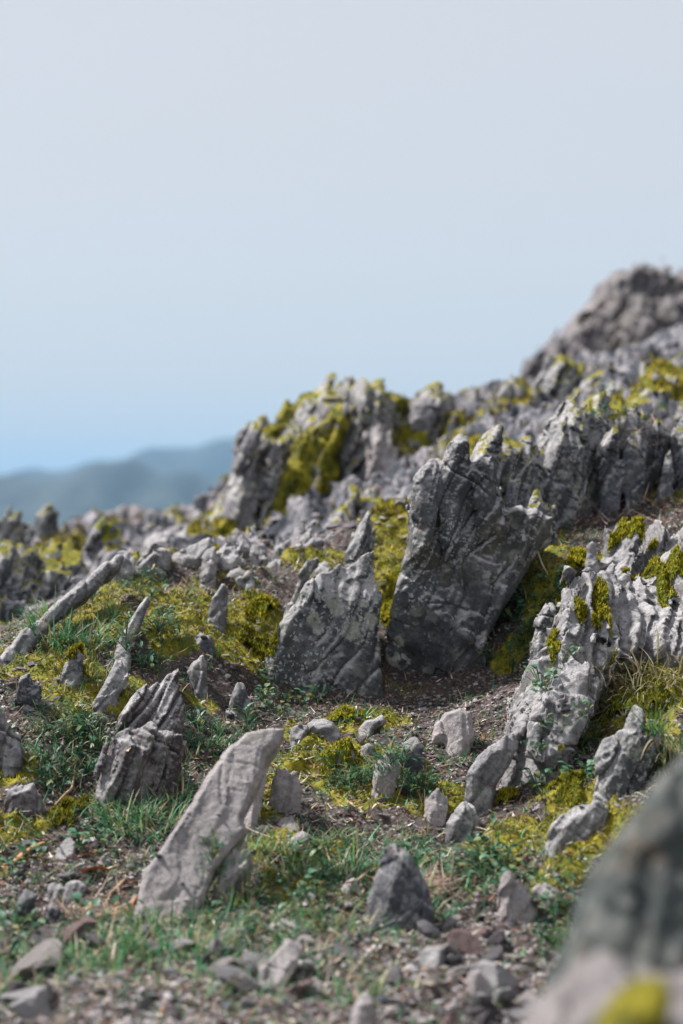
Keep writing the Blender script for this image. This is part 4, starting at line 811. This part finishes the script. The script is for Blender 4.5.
WZ = [((470,560,580,672),60,'leafy weed in the shady corner between main boulder and outcrop','weeds in the shady corner',0),
      ((440,510,835,895),24,'leafy weed in the green patch left above the peach standing stone','weeds above the standing stone',0),
      ((525,600,725,790),22,'leafy weed in the mossy hollow below the outcrop','weeds in the outcrop hollow',0),
      ((35,100,715,790),26,'feathery weed on the flat ground left of the ribbed rock','weeds left of the ribbed rock',1),
      ((120,190,640,690),12,'blue green weed on the mound above the ribbed rock','weeds above the ribbed rock',1),
      ((330,430,770,800),18,'feathery weed on the terrace below the wedge stones','weeds on the terrace',1),
      ((540,640,890,960),18,'leafy weed beside the peach standing stone near the blurred boulder','weeds beside the standing stone',0),
      ((190,250,720,770),10,'weed on the ground between ribbed rock and terrace','weeds between slab and ribbed rock',1),
      ((90,170,570,640),12,'blue green weed on the top of the left mound','weeds on the mound top',1),
      ((255,330,680,712),10,'low weed along the foot of the wedge boulder','weeds at the wedge boulder foot',0),
      ((200,330,900,960),12,'weed in the foreground below the long pale slab','weeds below the long slab',0),
      ((560,640,470,520),8,'green weed among the dead twigs of the upper right hollow','weeds among the twigs',0),
      ((280,420,840,930),16,'leafy weed in the grass around the dark triangular slate','weeds around the triangular slate',0),
      ((10,140,840,960),16,'leafy weed in the lower left foreground','weeds in the lower left foreground',0),
      ((640,665,420,480),8,'green weed in the moss gap at the right end of the ridge','weeds in the ridge gap',0)]
WP = {}
for (bx_, n, lb, grp, kd) in WZ:
    for k in range(n):
        px, py = r.uniform(bx_[0], bx_[1]), r.uniform(bx_[2], bx_[3]); d = hit(px, py)
        if d is None: continue
        X0 = (px-CX)/FPX*d; loc, nor = down(X0, d, float(G([X0], [d])[0])+(.02 if 'shady' in lb else .3))
        if loc is None or nor.z < .45: continue
        key = (kd, int(r.integers(0, 5)))
        if key not in WP:
            V, F, c = weed_mesh(key[1]*10+kd, kd); o = WP[key] = mesh('weed_plant', V, F, M_WD, True, c)
        else: o = WP[key].copy(); COL.objects.link(o)
        o.name = 'weed_plant'; o.location = loc; s0 = r.uniform(.85, 1.6); o.scale = (s0, s0, s0); o.rotation_euler = (r.normal(0, .15), r.normal(0, .15), r.uniform(0, 6.28)); tag(o, lb, 'weed', grp)
# dry stalks, chips of bark and dead stems lying about
def litter(name, label, x, y, z, Lr, wr, r, cols, wts, lean=1.45):
    n = len(x); V, F, c = ribbons(x, y, z, r.uniform(*Lr, n), r.uniform(*wr, n), r.normal(lean, .18, n), r.uniform(0, 6.28, n), r.normal(0, .35, n), pal(r, n, cols, wts, .25), r, 3)
    tag(mesh(name, V, F, M_LI, True, c), label, None, None, 'stuff')
LC = [(.40,.34,.29), (.22,.155,.12), (.07,.05,.045), (.60,.52,.47), (.30,.12,.06)]
x, y = uniform_fan(38000, 1.6, 3.7, r, .23); k = r.random(len(x)) < .55+.3*fbm(xyz(x, y)*10, 2, 55); x, y = x[k], y[k]
litter('plant_litter', 'dry straw and bark chips scattered over the ground', x, y, G(x, y)+.002, (.005, .022), (.0010, .0034), r, LC, [.28, .27, .2, .17, .08])
xs, ys = zip(*[patch(*a, r) for a in ((615,478,44,24,520), (665,520,30,18,120), (430,895,26,14,240), (600,520,45,14,260), (95,915,36,12,130), (570,500,20,14,90))]); x = np.concatenate(xs); y = np.concatenate(ys)
zz = []; kk = []
g_ = G(x, y)
for i in range(len(x)):
    l, nn = down(x[i], y[i], g_[i]+.12); zz.append(l.z+r.uniform(.001, .014) if l is not None else 0); kk.append(l is not None and nn.z > .3)
kk = np.array(kk); zz = np.array(zz)
litter('dead_twigs', 'tangled bed of dead pinkish brown twigs and stems', x[kk], y[kk], zz[kk], (.02, .065), (.0012, .0028), r, [(.38,.27,.22), (.26,.17,.13), (.48,.38,.32), (.12,.08,.07)], [.35, .3, .2, .15], 1.4)
# single pieces: bark strip, dead leaves, roots and sticks
def solid_stick(name, label, pts, rad, colr, cat, flat=1.0, lift=.004):
    W = []
    for px, py in pts:
        d = hit(px, py) or 3; X0 = (px-CX)/FPX*d; l, nn = down(X0, d, float(G([X0], [d])[0])+.05); W.append(np.array([X0, d, (l.z if l is not None else G([X0], [d])[0])+lift]))
    W = np.array(W); t = np.linspace(0, len(W)-1, 6*len(W)); P = np.stack([np.interp(t, range(len(W)), W[:, k]) for k in range(3)], 1)
    for _ in range(4): P[1:-1] = (P[:-2]+2*P[1:-1]+P[2:])/4
    n = len(P); tn = np.gradient(P, axis=0); tn /= np.linalg.norm(tn, axis=1)[:, None]; sd_ = np.cross(tn, [0, 0, 1.]); sd_ /= np.linalg.norm(sd_, axis=1)[:, None]; up = np.cross(sd_, tn); V = []
    rr = rad*(.35+.65*np.sin(np.linspace(.15, 2.9, n)))*(1+.2*vn(P*150, 3))
    for k in range(8):
        a = k*math.pi/4; V.append(P+sd_*(np.cos(a)*rr)[:, None]+up*(np.sin(a)*rr*flat)[:, None])
    V = np.stack(V, 1).reshape(-1, 3); F = [[i*8+k, i*8+(k+1) % 8, (i+1)*8+(k+1) % 8, (i+1)*8+k] for i in range(n-1) for k in range(8)]
    F += [[0, 2, 4, 6], [(n-1)*8+6, (n-1)*8+4, (n-1)*8+2, (n-1)*8]]
    c = np.array(colr)*np.clip(1+.3*fbm(V*120, 2, 5), .5, 1.5)[:, None]; tag(mesh(name, V, F, M_LI, True, c, W[0]), label, cat)
solid_stick('bark_strip','curved pale brown bark strip on the gravel at the left border',[(3,866),(12,864),(24,858),(36,853),(44,849)],.005,(.46,.25,.13),'bark',.5)
solid_stick('root','orange brown bare root curving across the grit below the dead leaf',[(78,905),(92,903),(108,908),(116,903)],.0035,(.36,.15,.07),'root')
solid_stick('root','second orange brown root running to the foot of the long pale slab',[(92,920),(104,921),(118,915),(130,908),(137,897)],.004,(.38,.17,.09),'root')
solid_stick('stick','pale dry stick under the dead orange leaf',[(104,895),(116,892),(127,886)],.0022,(.45,.32,.2),'stick')
solid_stick('stick','thin dry twig leaning beside the pale round stone, left of the triangular slate',[(345,904),(358,893),(368,882)],.002,(.36,.27,.2),'stick',1,.012)
solid_stick('stick','pale dry stick lying on moss right of the long pale slab',[(242,845),(256,848),(272,852)],.0018,(.45,.36,.3),'stick',1,.01)
solid_stick('stick','pale forked twig arching over the corner between main boulder and outcrop',[(524,580),(533,588),(542,590),(548,600)],.0016,(.42,.35,.26),'stick',1,.03)
solid_stick('stick','long pale stick jutting right from the bed of dead twigs',[(585,484),(610,478),(650,476)],.003,(.5,.38,.31),'stick',1,.012)
solid_stick('stick','pinkish stick lying downhill in the bed of dead twigs',[(588,486),(593,494),(597,505)],.003,(.48,.35,.29),'stick',1,.01)
solid_stick('stick','dry bent stem on the ground at the foot of the ribbed rock',[(55,812),(66,800),(72,790),(75,775)],.0018,(.4,.3,.2),'stick',1,.01)
def dead_leaf(px, py, L, W, az, tilt, colr, label, d=None, lift=.006):
    d = d or hit(px, py) or 3; X0 = (px-CX)/FPX*d; l, nn = down(X0, d, float(G([X0], [d])[0])+.2); z = (l.z if l is not None else 0)+lift
    r = np.random.default_rng(int(px)); V = []; n = 13
    for i in range(n):
        t = i/(n-1); w_ = W*.5*math.sin(math.pi*min(1, t*.93+.07))**.8*(1+.12*math.sin(i*2.4))
        for s_ in (-1, -.5, 0, .5, 1): V.append((L*(t-.5), s_*w_, .12*W*abs(s_)+.1*L*math.sin(t*3)+r.normal(0, .0003)))
    V = np.array(V); ca, sa, ct, st = math.cos(az), math.sin(az), math.cos(tilt), math.sin(tilt)
    V = V@np.array([[1, 0, 0], [0, ct, st], [0, -st, ct]]); V = V@np.array([[ca, sa, 0], [-sa, ca, 0], [0, 0, 1]])
    V = np.concatenate([V, V-np.array([0, 0, .0006])]); q = n*5
    F = [[i*5+k, i*5+k+1, i*5+k+6, i*5+k+5] for i in range(n-1) for k in range(4)]; F += [[a+q for a in f[::-1]] for f in F]
    tag(mesh('dead_leaf', V+np.array([X0, d, z]), F, M_LI, True, np.array(colr)*np.ones((len(V), 3)), (X0, d, z)), label, 'leaf')
dead_leaf(96,879,.036,.016,.2,-.4,(.50,.17,.07),'orange dead leaf lying on the grit at lower left')
dead_leaf(88,866,.02,.009,.5,-.3,(.42,.19,.09),'smaller orange leaf scrap just above the orange dead leaf')
dead_leaf(35,872,.024,.01,-.2,-.4,(.40,.14,.08),'reddish leaf scrap behind the round pale stone at left')
dead_leaf(545,545,.022,.012,1.2,-1.1,(.36,.27,.30),'pale mauve dead leaf hanging at the right shoulder of the main boulder',3.16,.0)
dead_leaf(480,905,.022,.008,.5,-.5,(.42,.31,.26),'beige curled leaf on the ground left of the peach standing stone')
dead_leaf(130,803,.02,.008,1.5,-.6,(.40,.34,.24),'pale dry leaf in the grass at the foot of the ribbed rock')
